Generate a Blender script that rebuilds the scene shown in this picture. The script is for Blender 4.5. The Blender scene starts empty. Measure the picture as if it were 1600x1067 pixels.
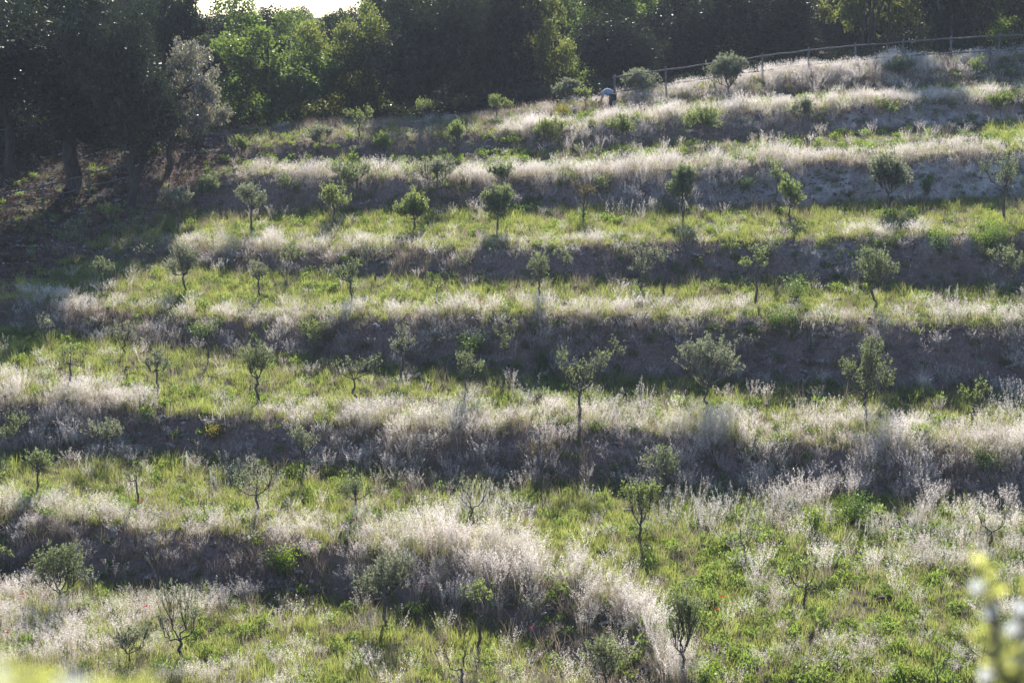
import bpy, math, random
import numpy as np
from mathutils import Vector

# ------------------------------------------------------------------ camera, sky, sun
R = math.radians
FPX, CXP, CYP, Y0 = 2900.0, 800.0, 533.5, 22.0      # focal length and horizon, in the photo's 1600 px frame
CAM_H = 16.0
PITCH = math.atan((CYP - Y0) / FPX)
sc = bpy.context.scene
cam_d = bpy.data.cameras.new('camera')
cam = bpy.data.objects.new('camera', cam_d)
sc.collection.objects.link(cam)
cam.location = (0, 0, CAM_H)
cam.rotation_euler = (math.pi / 2 - PITCH, 0, 0)
cam_d.sensor_width = 36.0
cam_d.lens = FPX / 1600 * 36.0
cam_d.clip_start = 0.05
cam_d.clip_end = 4000
cam_d.dof.use_dof = True
cam_d.dof.focus_distance = 66.0
cam_d.dof.aperture_fstop = 5.6
sc.camera = cam

SUN_EL, SUN_AZ = 31.5, 3.0
world = bpy.data.worlds.new('World')
sc.world = world
world.use_nodes = True
wn = world.node_tree.nodes; wl = world.node_tree.links
wn.clear()
sky = wn.new('ShaderNodeTexSky'); sky.sky_type = 'NISHITA'; sky.sun_disc = False
sky.sun_elevation = R(SUN_EL); sky.sun_rotation = R(SUN_AZ)
sky.dust_density = 0.1; sky.air_density = 0.8; sky.ozone_density = 2.0
bg = wn.new('ShaderNodeBackground'); bg.inputs['Strength'].default_value = 0.12
wo = wn.new('ShaderNodeOutputWorld')
wl.new(sky.outputs[0], bg.inputs[0]); wl.new(bg.outputs[0], wo.inputs[0])
sun_d = bpy.data.lights.new('sun', 'SUN'); sun_d.energy = 5.0; sun_d.angle = R(0.5)
sun_d.color = (1.0, 0.93, 0.82)
sun = bpy.data.objects.new('sun', sun_d); sc.collection.objects.link(sun)
sdir = Vector((math.sin(R(SUN_AZ)) * math.cos(R(SUN_EL)), math.cos(R(SUN_AZ)) * math.cos(R(SUN_EL)), math.sin(R(SUN_EL))))
sun.rotation_euler = sdir.to_track_quat('Z', 'Y').to_euler()
sun.location = (10, 60, 60)
vs = sc.view_settings
vs.view_transform = 'Standard'; vs.look = 'None'; vs.gamma = 1.0; vs.exposure = 1.0
vs.use_curve_mapping = False
sc.cycles.max_bounces = 8
sc.cycles.diffuse_bounces = 3
sc.cycles.transmission_bounces = 4
sc.cycles.volume_bounces = 0
sc.cycles.use_denoising = True
sc.cycles.sample_clamp_indirect = 6.0

rng = np.random.default_rng(7)
C = sc.collection

# ------------------------------------------------------------------ helpers
def pix_dir(px, py):
    cx = (px - CXP) / FPX; cy = -(py - CYP) / FPX
    return np.array([cx, math.cos(PITCH) + cy * math.sin(PITCH), cy * math.cos(PITCH) - math.sin(PITCH)])

def project(P):
    """world points (n,3) -> photo pixels"""
    x = P[:, 0]; y = P[:, 1]; z = P[:, 2] - CAM_H
    f = y * math.cos(PITCH) - z * math.sin(PITCH)
    u = y * math.sin(PITCH) + z * math.cos(PITCH)
    f = np.maximum(f, 0.01)
    return CXP + FPX * x / f, CYP - FPX * u / f

def hash2(ix, iy, seed):
    n = (ix.astype(np.int64) * 374761393 + iy.astype(np.int64) * 668265263 + seed * 1442695041) & 0xFFFFFFFF
    n = ((n ^ (n >> 13)) * 1274126177) & 0xFFFFFFFF
    n = (n ^ (n >> 16)) & 0xFFFFFF
    return n / float(0xFFFFFF)

def vnoise(x, y, seed=0):
    x = np.asarray(x, float); y = np.asarray(y, float)
    ix = np.floor(x); iy = np.floor(y); fx = x - ix; fy = y - iy
    fx = fx * fx * (3 - 2 * fx); fy = fy * fy * (3 - 2 * fy)
    ix = ix.astype(np.int64) + 5000; iy = iy.astype(np.int64) + 5000
    a = hash2(ix, iy, seed); b = hash2(ix + 1, iy, seed); c = hash2(ix, iy + 1, seed); d = hash2(ix + 1, iy + 1, seed)
    return (a * (1 - fx) + b * fx) * (1 - fy) + (c * (1 - fx) + d * fx) * fy

def fbm(x, y, seed=0, octv=4):
    s = 0; a = 0.5; t = 0
    for k in range(octv):
        s = s + a * vnoise(x * 2 ** k, y * 2 ** k, seed + k * 17); t += a; a *= 0.5
    return s / t

def sstep(a, b, x):
    t = np.clip((x - a) / (b - a), 0, 1)
    return t * t * (3 - 2 * t)

def tag(o, label=None, cat=None, group=None, kind=None):
    if label: o['label'] = label
    if cat: o['category'] = cat
    if group: o['group'] = group
    if kind: o['kind'] = kind
    return o

def empty(name, loc=(0, 0, 0), rz=0.0):
    o = bpy.data.objects.new(name, None); C.objects.link(o)
    o.location = loc; o.rotation_euler = (0, 0, rz); o.empty_display_size = 0.2
    return o

def mesh_obj(name, me, parent=None, mat=None, link=True):
    if mat is not None and not me.materials: me.materials.append(mat)
    o = bpy.data.objects.new(name, me)
    if link: C.objects.link(o)
    if parent: o.parent = parent
    return o

def poly_mesh(name, V, F, smooth=False):
    """V (n,3); F (m,k) int array, k fixed"""
    V = np.asarray(V, np.float32); F = np.asarray(F, np.int32)
    me = bpy.data.meshes.new(name)
    m, k = F.shape
    me.vertices.add(len(V)); me.vertices.foreach_set('co', V.ravel())
    me.loops.add(m * k); me.loops.foreach_set('vertex_index', F.ravel())
    me.polygons.add(m); me.polygons.foreach_set('loop_start', np.arange(0, m * k, k, dtype=np.int32))
    if smooth: me.polygons.foreach_set('use_smooth', np.ones(m, bool))
    me.update(calc_edges=True)
    return me

class Tubes:
    def __init__(s): s.v = []; s.f = []; s.n = 0
    def add(s, pts, rad, sides=6, caps=True):
        pts = np.asarray(pts, float); k = len(pts)
        rad = np.broadcast_to(np.asarray(rad, float), (k,))
        tan = np.gradient(pts, axis=0)
        tan /= np.linalg.norm(tan, axis=1)[:, None] + 1e-9
        ref = np.array([0, 0, 1.0]) if abs(tan[0][2]) < 0.9 else np.array([1.0, 0, 0])
        a = np.cross(tan, ref); a /= np.linalg.norm(a, axis=1)[:, None] + 1e-9
        b = np.cross(tan, a)
        ang = np.arange(sides) * 2 * math.pi / sides
        ring = pts[:, None, :] + rad[:, None, None] * (np.cos(ang)[None, :, None] * a[:, None, :] + np.sin(ang)[None, :, None] * b[:, None, :])
        s.v.append(ring.reshape(-1, 3))
        i = np.arange(k - 1)[:, None] * sides; j = np.arange(sides)[None, :]; j2 = (j + 1) % sides
        q = np.stack([i + j, i + j2, i + sides + j2, i + sides + j], -1).reshape(-1, 4) + s.n
        s.f.append(q)
        s.n += k * sides
        if caps and sides in (4, 6, 8):
            for base in (s.n - k * sides, s.n - sides):
                for t in range(1, sides - 2, 2):
                    s.f.append(np.array([[base, base + t, base + t + 1, base + t + 2]]))
    def mesh(s, name, smooth=True):
        return poly_mesh(name, np.concatenate(s.v), np.concatenate(s.f), smooth)

def unit(v): return v / (np.linalg.norm(v, axis=-1, keepdims=True) + 1e-9)

def leaf_quads(P, D, L, W, rg, fold=0.0):
    """rhombic leaves: base P, direction D, length L, width W -> verts, quads"""
    n = len(P)
    D = unit(D); r = unit(rg.normal(size=(n, 3)))
    S = unit(np.cross(D, r))
    L = np.broadcast_to(L, (n,))[:, None]; W = np.broadcast_to(W, (n,))[:, None]
    N = np.cross(D, S)
    v = np.stack([P, P + D * L * 0.5 + S * W * 0.5 + N * L * fold, P + D * L, P + D * L * 0.5 - S * W * 0.5 + N * L * fold], 1)
    f = np.arange(n * 4).reshape(n, 4)
    return v.reshape(-1, 3), f

# ------------------------------------------------------------------ materials
def new_mat(name):
    m = bpy.data.materials.new(name); m.use_nodes = True
    nt = m.node_tree; nt.nodes.clear()
    return m, nt

def nd(nt, typ, **kw):
    n = nt.nodes.new(typ)
    for k, v in kw.items():
        if k.startswith('i_'):
            n.inputs[int(k[2:]) if k[2:].isdigit() else k[2:]].default_value = v
        else: setattr(n, k, v)
    return n

def leaf_mat(name, c1, c2, transl, gloss=0.0, rough=0.4, tmix=0.5, rnd='island', noise_scale=0.0):
    """plant tissue: reflects c1..c2, passes transl-tinted light through"""
    m, nt = new_mat(name); L = nt.links.new
    if rnd == 'island':
        g = nd(nt, 'ShaderNodeNewGeometry'); r = g.outputs['Random Per Island']
    else:
        g = nd(nt, 'ShaderNodeObjectInfo'); r = g.outputs['Random']
    ramp = nd(nt, 'ShaderNodeMix', data_type='RGBA'); ramp.inputs[6].default_value = (*c1, 1); ramp.inputs[7].default_value = (*c2, 1)
    L(r, ramp.inputs[0])
    tr = nd(nt, 'ShaderNodeMix', data_type='RGBA', blend_type='MULTIPLY'); tr.inputs[0].default_value = 0.35
    tr.inputs[6].default_value = (*transl, 1)
    sc2 = nd(nt, 'ShaderNodeMapRange'); sc2.inputs[3].default_value = 0.4; sc2.inputs[4].default_value = 1.3
    L(r, sc2.inputs[0]); L(sc2.outputs[0], tr.inputs[7])
    d = nd(nt, 'ShaderNodeBsdfDiffuse'); t = nd(nt, 'ShaderNodeBsdfTranslucent')
    L(ramp.outputs[2], d.inputs[0]); L(tr.outputs[2], t.inputs[0])
    mx = nd(nt, 'ShaderNodeMixShader'); mx.inputs[0].default_value = tmix
    L(d.outputs[0], mx.inputs[1]); L(t.outputs[0], mx.inputs[2])
    out = nd(nt, 'ShaderNodeOutputMaterial'); last = mx
    if gloss > 0:
        gl = nd(nt, 'ShaderNodeBsdfGlossy'); gl.inputs['Roughness'].default_value = rough
        gl.inputs[0].default_value = (1, 1, 1, 1)
        m2 = nd(nt, 'ShaderNodeMixShader'); m2.inputs[0].default_value = gloss
        L(mx.outputs[0], m2.inputs[1]); L(gl.outputs[0], m2.inputs[2]); last = m2
    L(last.outputs[0], out.inputs[0])
    return m

def bark_mat(name, c1, c2, scale=8.0):
    m, nt = new_mat(name); L = nt.links.new
    tc = nd(nt, 'ShaderNodeTexCoord'); mp = nd(nt, 'ShaderNodeMapping'); mp.inputs['Scale'].default_value = (scale, scale, scale * 0.25)
    no = nd(nt, 'ShaderNodeTexNoise'); no.inputs['Scale'].default_value = 3.0; no.inputs['Detail'].default_value = 6
    L(tc.outputs['Object'], mp.inputs[0]); L(mp.outputs[0], no.inputs[0])
    r = nd(nt, 'ShaderNodeValToRGB'); r.color_ramp.elements[0].color = (*c1, 1); r.color_ramp.elements[1].color = (*c2, 1)
    r.color_ramp.elements[0].position = 0.35; r.color_ramp.elements[1].position = 0.65
    L(no.outputs[0], r.inputs[0])
    b = nd(nt, 'ShaderNodeBsdfPrincipled'); b.inputs['Roughness'].default_value = 0.85
    L(r.outputs[0], b.inputs['Base Color'])
    bu = nd(nt, 'ShaderNodeBump'); bu.inputs['Strength'].default_value = 0.6; bu.inputs['Distance'].default_value = 0.03
    L(no.outputs[0], bu.inputs['Height']); L(bu.outputs[0], b.inputs['Normal'])
    o = nd(nt, 'ShaderNodeOutputMaterial'); L(b.outputs[0], o.inputs[0])
    return m

M = {}
M['olive_bark'] = bark_mat('olive_bark', (0.05, 0.042, 0.036), (0.17, 0.15, 0.13), 14)
M['dark_bark'] = bark_mat('forest_bark', (0.02, 0.016, 0.013), (0.07, 0.055, 0.045), 3)
M['wood'] = bark_mat('weathered_wood', (0.07, 0.068, 0.066), (0.18, 0.175, 0.17), 6)
M['olive_leaf'] = leaf_mat('olive_leaf', (0.07, 0.09, 0.045), (0.19, 0.21, 0.13), (0.34, 0.41, 0.16), 0.05, 0.5, 0.5)
M['olive_leaf_grey'] = leaf_mat('olive_leaf_grey', (0.09, 0.105, 0.07), (0.24, 0.25, 0.19), (0.36, 0.40, 0.22), 0.06, 0.5, 0.5)
M['olive_leaf_bright'] = leaf_mat('olive_leaf_bright', (0.07, 0.11, 0.03), (0.14, 0.19, 0.06), (0.36, 0.44, 0.12), 0.05, 0.45, 0.55)
M['olive_leaf_brown'] = leaf_mat('olive_leaf_brown', (0.09, 0.075, 0.04), (0.17, 0.14, 0.08), (0.22, 0.18, 0.08), 0.03, 0.5, 0.4)
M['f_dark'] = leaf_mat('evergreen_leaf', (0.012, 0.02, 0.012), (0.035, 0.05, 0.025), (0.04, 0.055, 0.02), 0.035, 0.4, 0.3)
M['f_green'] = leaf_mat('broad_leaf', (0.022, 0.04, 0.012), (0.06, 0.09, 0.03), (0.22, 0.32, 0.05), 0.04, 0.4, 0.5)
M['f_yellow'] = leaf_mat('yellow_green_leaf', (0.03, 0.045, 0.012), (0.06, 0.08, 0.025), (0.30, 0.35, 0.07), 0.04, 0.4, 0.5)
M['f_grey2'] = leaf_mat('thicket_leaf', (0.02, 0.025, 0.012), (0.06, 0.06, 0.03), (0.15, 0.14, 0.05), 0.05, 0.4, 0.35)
M['f_grey'] = leaf_mat('holm_oak_leaf', (0.05, 0.055, 0.04), (0.12, 0.12, 0.09), (0.34, 0.32, 0.20), 0.16, 0.4, 0.45)
M['dry'] = leaf_mat('dry_grass', (0.26, 0.22, 0.15), (0.50, 0.44, 0.36), (0.70, 0.60, 0.44), 0.02, 0.5, 0.55, 'object')
M['seed'] = leaf_mat('seed_head', (0.56, 0.52, 0.48), (0.76, 0.72, 0.69), (0.97, 0.90, 0.86), 0.03, 0.5, 0.6, 'object')
M['dry_dark'] = leaf_mat('old_straw', (0.17, 0.145, 0.12), (0.36, 0.31, 0.26), (0.45, 0.36, 0.28), 0.0, 0.5, 0.4, 'object')
M['green'] = leaf_mat('fresh_grass', (0.07, 0.09, 0.03), (0.14, 0.155, 0.06), (0.48, 0.54, 0.13), 0.03, 0.4, 0.55, 'object')
M['green2'] = leaf_mat('deep_green_weed', (0.035, 0.06, 0.022), (0.075, 0.10, 0.04), (0.34, 0.47, 0.09), 0.03, 0.4, 0.5, 'object')
M['silver'] = leaf_mat('silvery_weed', (0.30, 0.30, 0.27), (0.50, 0.48, 0.46), (0.60, 0.58, 0.52), 0.03, 0.5, 0.5, 'island')
M['poppy'] = leaf_mat('poppy_petal', (0.5, 0.02, 0.015), (0.6, 0.03, 0.02), (0.9, 0.04, 0.03), 0.0, 0.5, 0.5)

# ------------------------------------------------------------------ terrain: eight terraces climbing away from the camera
NODES = np.array([-300, -100, 0, 200, 400, 600, 700, 800, 900, 1000, 1100, 1200, 1400, 1600, 1900], float)
def tab(pairs):
    p = np.array(pairs, float)
    return np.interp(NODES, p[:, 0], p[:, 1])
B1y = tab([(-300, 895), (0, 902), (200, 912), (400, 928), (550, 940), (700, 962), (800, 985), (900, 1035), (1000, 1110), (1100, 1200), (1200, 1280), (1900, 1400)])
L2y = tab([(-300, 795), (0, 802), (200, 822), (400, 838), (600, 858), (700, 868), (800, 878), (900, 905), (1000, 960), (1050, 1020), (1100, 1090), (1200, 1190), (1900, 1300)])
B2y = tab([(-300, 695), (0, 705), (200, 712), (400, 722), (600, 742), (800, 752), (1000, 755), (1200, 765), (1400, 780), (1600, 790), (1900, 800)])
L3y = tab([(-300, 610), (0, 622), (200, 638), (400, 652), (600, 668), (700, 672), (800, 668), (1000, 672), (1200, 690), (1400, 700), (1600, 708), (1900, 715)])
B3y = tab([(-300, 500), (0, 518), (200, 535), (400, 552), (600, 572), (800, 582), (1000, 590), (1200, 598), (1400, 605), (1600, 612), (1900, 620)])
L4y = tab([(-300, 450), (0, 472), (200, 490), (400, 500), (600, 496), (800, 492), (1000, 495), (1200, 500), (1400, 505), (1600, 510), (1900, 515)])
B4y = tab([(-300, 375), (0, 395), (200, 412), (400, 425), (600, 433), (800, 437), (1000, 440), (1200, 441), (1400, 445), (1600, 448), (1900, 452)])
L5y = tab([(-300, 365), (0, 375), (200, 385), (400, 390), (600, 392), (800, 386), (1000, 380), (1200, 376), (1400, 370), (1600, 368), (1900, 366)])
B5y = tab([(-300, 335), (200, 333), (600, 328), (800, 328), (1000, 327), (1200, 324), (1400, 318), (1600, 312), (1900, 308)])
L6y = tab([(-300, 280), (200, 276), (400, 272), (600, 276), (700, 278), (800, 280), (1000, 268), (1200, 256), (1400, 246), (1600, 236), (1900, 228)])
B6y = tab([(-300, 258), (200, 255), (400, 252), (600, 247), (800, 241), (1000, 228), (1200, 214), (1400, 202), (1600, 192), (1900, 184)])
L7y = tab([(-300, 238), (200, 232), (400, 226), (600, 216), (800, 207), (1000, 191), (1200, 173), (1400, 160), (1600, 150), (1900, 142)])
B7y = tab([(-300, 228), (200, 222), (400, 215), (600, 205), (800, 190), (1000, 172), (1200, 154), (1400, 139), (1600, 130), (1900, 124)])
L8y = tab([(-300, 218), (200, 212), (400, 206), (600, 197), (800, 180), (1000, 152), (1200, 122), (1400, 102), (1600, 88), (1900, 80)])
SL = 0.085
def fd(y):                       # horizontal fall per metre along pixel row y
    a = np.arctan((y - CYP) / FPX) + PITCH
    return np.tan(a)
curves = []                      # (Y(px), z(px))
dB1 = CAM_H / fd(B1y); zB1 = np.zeros_like(dB1)
z2ref, Y2ref = 1.25, 51.0
dL2 = (CAM_H - z2ref + SL * Y2ref * 0.4) / (fd(L2y) + SL * 0.4); zL2 = CAM_H - fd(L2y) * dL2
dL2 = np.maximum(dL2, dB1 + 1.0)
zL2 = z2ref + SL * 0.4 * (dL2 - Y2ref)
curves += [(dB1, zB1), (dL2, zL2)]
slopes = [0.4, 1, 1, 1, 1, 1, 1]
for (by, ly, w, sm) in ((B2y, L3y, 1.3, 0.4), (B3y, L4y, 1.5, 1), (B4y, L5y, 1.3, 1), (B5y, L6y, 1.4, 1), (B6y, L7y, 1.3, 1), (B7y, L8y, 2.4, 1)):
    dL, zL = curves[-1]
    s = SL * sm
    dB = (CAM_H - zL + s * dL) / (fd(by) + s)
    dB = np.maximum(dB, dL + 1.0)
    zB = zL + s * (dB - dL)
    dN = dB + w
    zN = np.maximum(CAM_H - fd(ly) * dN, zB + 0.15)
    curves += [(dB, zB), (dN, zN)]
for k, (d_, z_) in enumerate(curves):
    print('curve', k, np.round(d_[[2, 4, 7, 10, 13]], 1), np.round(z_[[2, 4, 7, 10, 13]], 2))
KX = [(NODES - CXP) / FPX * d_ * 1.01 for d_, z_ in curves]
def knot(j, X): return np.interp(X, KX[j], curves[j][0]), np.interp(X, KX[j], curves[j][1])

NJ = len(curves)
def knots(X):
    Yk = []; Zk = []
    prev = None
    for j in range(NJ):
        y, z = knot(j, X)
        wob = (vnoise(X * 0.55, j * 7.3 + X * 0, 3) - 0.5) * (0.9 if j % 2 else 0.5) + (vnoise(X * 2.1, j * 3.3 + X * 0, 9) - 0.5) * (0.5 if j % 2 else 0.15)
        y = y + wob * (1.0 if j < 12 else 0.3)
        if prev is not None: y = np.maximum(y, prev + 0.35)
        prev = y
        Yk.append(y); Zk.append(z)
    return np.array(Yk), np.array(Zk)

# left edge where the terraces run out into a dirt slope
def wpt(px, py, d): return (px - CXP) / FPX * d, d
dmid = lambda j, i: curves[j][0][i]
endY = np.array([30, 62, curves[5][0][2], curves[7][0][3], curves[9][0][4], curves[11][0][4] + 1, 200])
endX = np.array([-60, -60, (25 - 800) / FPX * endY[2], (175 - 800) / FPX * endY[3], (345 - 800) / FPX * endY[4], (420 - 800) / FPX * endY[5], (420 - 800) / FPX * endY[5]])
def slope_mask(X, Y):            # 1 on the dirt slope, 0 on the terraces
    xe = np.interp(Y, endY, endX)
    return 1 - sstep(-2.6, 0.3, X - xe)

def base_height(X, Y):
    X = np.asarray(X, float); Y = np.asarray(Y, float)
    Yk, Zk = knots(X)
    z = np.zeros_like(X)
    for j in range(NJ - 1):
        t = (Y - Yk[j]) / (Yk[j + 1] - Yk[j])
        if j % 2 == 0:
            tt = np.clip(t, 0, 1); tt = tt ** 0.85
        else: tt = np.clip(t, 0, 1)
        seg = Zk[j] + (Zk[j + 1] - Zk[j]) * tt
        z = np.where((t >= 0) & (t < 1), seg, z)
    top = Zk[-1] + np.interp(Y - Yk[-1], [0, 2.5, 16, 60, 200], [0, 0.05, -1.1, -0.6, -0.6])
    z = np.where(Y >= Yk[-1], top, z)
    # smooth dirt slope on the left
    mids_Y = [0.5 * (Yk[j] + Yk[j + 1]) for j in range(0, NJ - 1, 2)]
    mids_Z = [0.5 * (Zk[j] + Zk[j + 1]) for j in range(0, NJ - 1, 2)]
    zs = np.where(Y < mids_Y[0], 0.0, mids_Z[-1])
    for j in range(len(mids_Y) - 1):
        t = (Y - mids_Y[j]) / (mids_Y[j + 1] - mids_Y[j])
        zs = np.where((t >= 0) & (t < 1), mids_Z[j] + (mids_Z[j + 1] - mids_Z[j]) * t, zs)
    zs = np.where(Y > mids_Y[-1], np.minimum(mids_Z[-1] + 0.02 * (Y - mids_Y[-1]), mids_Z[-1] + 1.2), zs)
    w = slope_mask(X, Y)
    z = z * (1 - w) + zs * w
    # the near hillside that carries the camera
    near = np.interp(Y, [-60, -3, 1.5, 10, 24, 33, 40], [CAM_H + 3, CAM_H - 1.5, CAM_H - 1.75, CAM_H - 6.5, 2.5, 0.1, 0.0])
    z = np.where(Y < 40, np.maximum(near, 0) + np.where(Y > 36, z, 0) * 0, z) if True else z
    return z

def zone(X, Y):
    """segment index (even = bank, odd = terrace; -1 = lowest terrace) and 0..1 position in it, plus metres to the nearest lip"""
    Yk, Zk = knots(X)
    seg = (Y[None, :] > Yk).sum(0) - 1
    sj = np.clip(seg, 0, NJ - 2)
    ar = np.arange(len(X))
    y0 = Yk[sj, ar]; y1 = Yk[sj + 1, ar]
    t = (Y - y0) / (y1 - y0)
    return seg, t, y0, y1

fineX = np.arange(-44, 46, 0.2)
gX = np.concatenate([[-1500, -800, -400, -200, -120, -90, -70, -58, -50, -46], fineX, [47, 50, 56, 66, 80, 110, 180, 350, 800, 1500]])
fineY = np.arange(38, 150, 0.2)
gY = np.concatenate([[-700, -300, -120, -60, -30, -15, -8, -4, -1, 1, 3, 5, 8, 12, 16, 20, 24, 28, 31, 34, 36], fineY, [151, 154, 160, 170, 190, 230, 300, 450, 700, 1100, 1800, 2800]])
GX, GY = np.meshgrid(gX, gY)
HM = base_height(GX.ravel(), GY.ravel()).reshape(GX.shape)
i0, i1 = 25, len(gY) - 16
for _ in range(2):
    HM[i0:i1] = 0.25 * HM[i0 - 1:i1 - 1] + 0.5 * HM[i0:i1] + 0.25 * HM[i0 + 1:i1 + 1]
flat = GX.ravel(), GY.ravel()
gy_ = np.abs(np.gradient(HM, axis=0) / np.gradient(gY)[:, None])
steep = np.clip((gy_ - 0.25) / 0.6, 0, 1)
lump = (fbm(flat[0] * 1.3, flat[1] * 1.3, 5, 4).reshape(GX.shape) - 0.5)
fine = (fbm(flat[0] * 4.5, flat[1] * 4.5, 15, 2).reshape(GX.shape) - 0.5)
inner = ((GY > 37) & (GY < 150)).astype(float)
HM = HM + inner * (lump * (0.12 + 0.55 * steep) + fine * (0.04 + 0.14 * steep))
smask = slope_mask(flat[0], flat[1]).reshape(GX.shape)

def hgt(X, Y):
    X = np.atleast_1d(np.asarray(X, float)); Y = np.atleast_1d(np.asarray(Y, float))
    i = np.clip(np.searchsorted(gX, X) - 1, 0, len(gX) - 2); j = np.clip(np.searchsorted(gY, Y) - 1, 0, len(gY) - 2)
    fx = np.clip((X - gX[i]) / (gX[i + 1] - gX[i]), 0, 1); fy = np.clip((Y - gY[j]) / (gY[j + 1] - gY[j]), 0, 1)
    return (HM[j, i] * (1 - fx) + HM[j, i + 1] * fx) * (1 - fy) + (HM[j + 1, i] * (1 - fx) + HM[j + 1, i + 1] * fx) * fy

def hit(px, py, tmax=170):
    """where the sight line through a photo pixel meets the ground"""
    d = pix_dir(px, py); t = np.arange(34, tmax, 0.05)
    P = np.array([0, 0, CAM_H])[None] + t[:, None] * d[None] / d[1]
    g = hgt(P[:, 0], P[:, 1])
    k = np.argmax(P[:, 2] <= g)
    if P[k, 2] > g[k]: k = len(t) - 1
    return np.array([P[k, 0], P[k, 1], g[k]])

nx, ny = len(gX), len(gY)
V = np.stack([GX.ravel(), GY.ravel(), HM.ravel()], 1)
ii, jj = np.meshgrid(np.arange(nx - 1), np.arange(ny - 1))
a = (jj * nx + ii).ravel()
F = np.stack([a, a + 1, a + 1 + nx, a + nx], 1)
me = poly_mesh('hillside', V, F, True)
def vattr(me, name, arr, dom='POINT'):
    at = me.attributes.new(name, 'FLOAT', dom); at.data.foreach_set('value', np.asarray(arr, np.float32).ravel())
vattr(me, 'steep', steep)
pxs, pys = project(V)
chalk = np.zeros(len(V))
def blob(cx, cy, rx, ry): return np.exp(-(((pxs - cx) / rx) ** 2 + ((pys - cy) / ry) ** 2))
inside = ((V[:, 1] > 60) & (V[:, 1] < 140))
chalk = np.clip(blob(1380, 290, 330, 34) + 0.8 * blob(1570, 262, 120, 22) + 0.7 * blob(1290, 390, 60, 22) + 0.8 * blob(1500, 372, 80, 14) + 0.9 * blob(1480, 186, 200, 18), 0, 1) * inside
forest_floor = sstep(0, 4, V[:, 1] - np.interp(V[:, 0], KX[-1], curves[-1][0]) - 1.0)
path = smask.ravel() * (V[:, 1] > 55)
xe_ = np.interp(V[:, 1], endY, endX)
left_floor = sstep(3.0, 6.5, xe_ - V[:, 0]) * (V[:, 1] > 72)
forest_floor = np.maximum(forest_floor, left_floor)
vattr(me, 'chalk', chalk); vattr(me, 'path', np.clip(path, 0, 1)); vattr(me, 'floor', forest_floor)

m, nt = new_mat('hillside_ground'); L = nt.links.new
def att(n): 
    a = nd(nt, 'ShaderNodeAttribute'); a.attribute_name = n; return a.outputs['Fac']
tc = nd(nt, 'ShaderNodeTexCoord')
def noi(scale, detail=5, rough=0.6, sz=(1, 1, 1)):
    mp = nd(nt, 'ShaderNodeMapping'); mp.inputs['Scale'].default_value = sz
    L(tc.outputs['Object'], mp.inputs[0])
    n = nd(nt, 'ShaderNodeTexNoise'); n.inputs['Scale'].default_value = scale; n.inputs['Detail'].default_value = detail; n.inputs['Roughness'].default_value = rough
    L(mp.outputs[0], n.inputs[0]); return n.outputs['Fac']
def ramp(f, p0, c0, p1, c1):
    r = nd(nt, 'ShaderNodeValToRGB'); e = r.color_ramp.elements
    e[0].position = p0; e[0].color = (*c0, 1); e[1].position = p1; e[1].color = (*c1, 1); L(f, r.inputs[0]); return r.outputs[0]
def mix(f, a, b):
    x = nd(nt, 'ShaderNodeMix', data_type='RGBA')
    if isinstance(f, float): x.inputs[0].default_value = f
    else: L(f, x.inputs[0])
    L(a, x.inputs[6]); L(b, x.inputs[7]); return x.outputs[2]
n1 = noi(1.6); n2 = noi(9.0, 6, 0.7); n3 = noi(0.35, 3)
turf = ramp(n1, 0.35, (0.055, 0.06, 0.025), 0.65, (0.13, 0.11, 0.07))
soil = ramp(n2, 0.3, (0.12, 0.085, 0.072), 0.7, (0.30, 0.225, 0.20))
white = ramp(n2, 0.35, (0.33, 0.30, 0.285), 0.7, (0.60, 0.57, 0.55))
redsoil = ramp(n2, 0.3, (0.085, 0.05, 0.04), 0.72, (0.20, 0.125, 0.10))
litter = ramp(n2, 0.3, (0.03, 0.024, 0.018), 0.7, (0.09, 0.07, 0.05))
sm = nd(nt, 'ShaderNodeMath', operation='MULTIPLY'); L(att('chalk'), sm.inputs[0])
cr = nd(nt, 'ShaderNodeMapRange'); cr.inputs[1].default_value = 0.3; cr.inputs[2].default_value = 0.55; L(n1, cr.inputs[0]); L(cr.outputs[0], sm.inputs[1])
bank = mix(sm.outputs[0], soil, white)
col = mix(att('steep'), turf, bank)
col = mix(att('path'), col, redsoil)
col = mix(att('floor'), col, litter)
b = nd(nt, 'ShaderNodeBsdfPrincipled'); b.inputs['Roughness'].default_value = 0.95
b.inputs['Specular IOR Level'].default_value = 0.15
L(col, b.inputs['Base Color'])
bu = nd(nt, 'ShaderNodeBump'); bu.inputs['Strength'].default_value = 0.9; bu.inputs['Distance'].default_value = 0.08
L(n2, bu.inputs['Height']); L(bu.outputs[0], b.inputs['Normal'])
o_ = nd(nt, 'ShaderNodeOutputMaterial'); L(b.outputs[0], o_.inputs[0])
ground = mesh_obj('ground', me, None, m)
tag(ground, 'terraced hillside of stepped grassy strips and bare soil banks', None, None, 'structure')

# ------------------------------------------------------------------ grass and weeds: tufts spread over the ground
src = bpy.data.collections.new('tuft_sources')          # never linked to the scene

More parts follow.
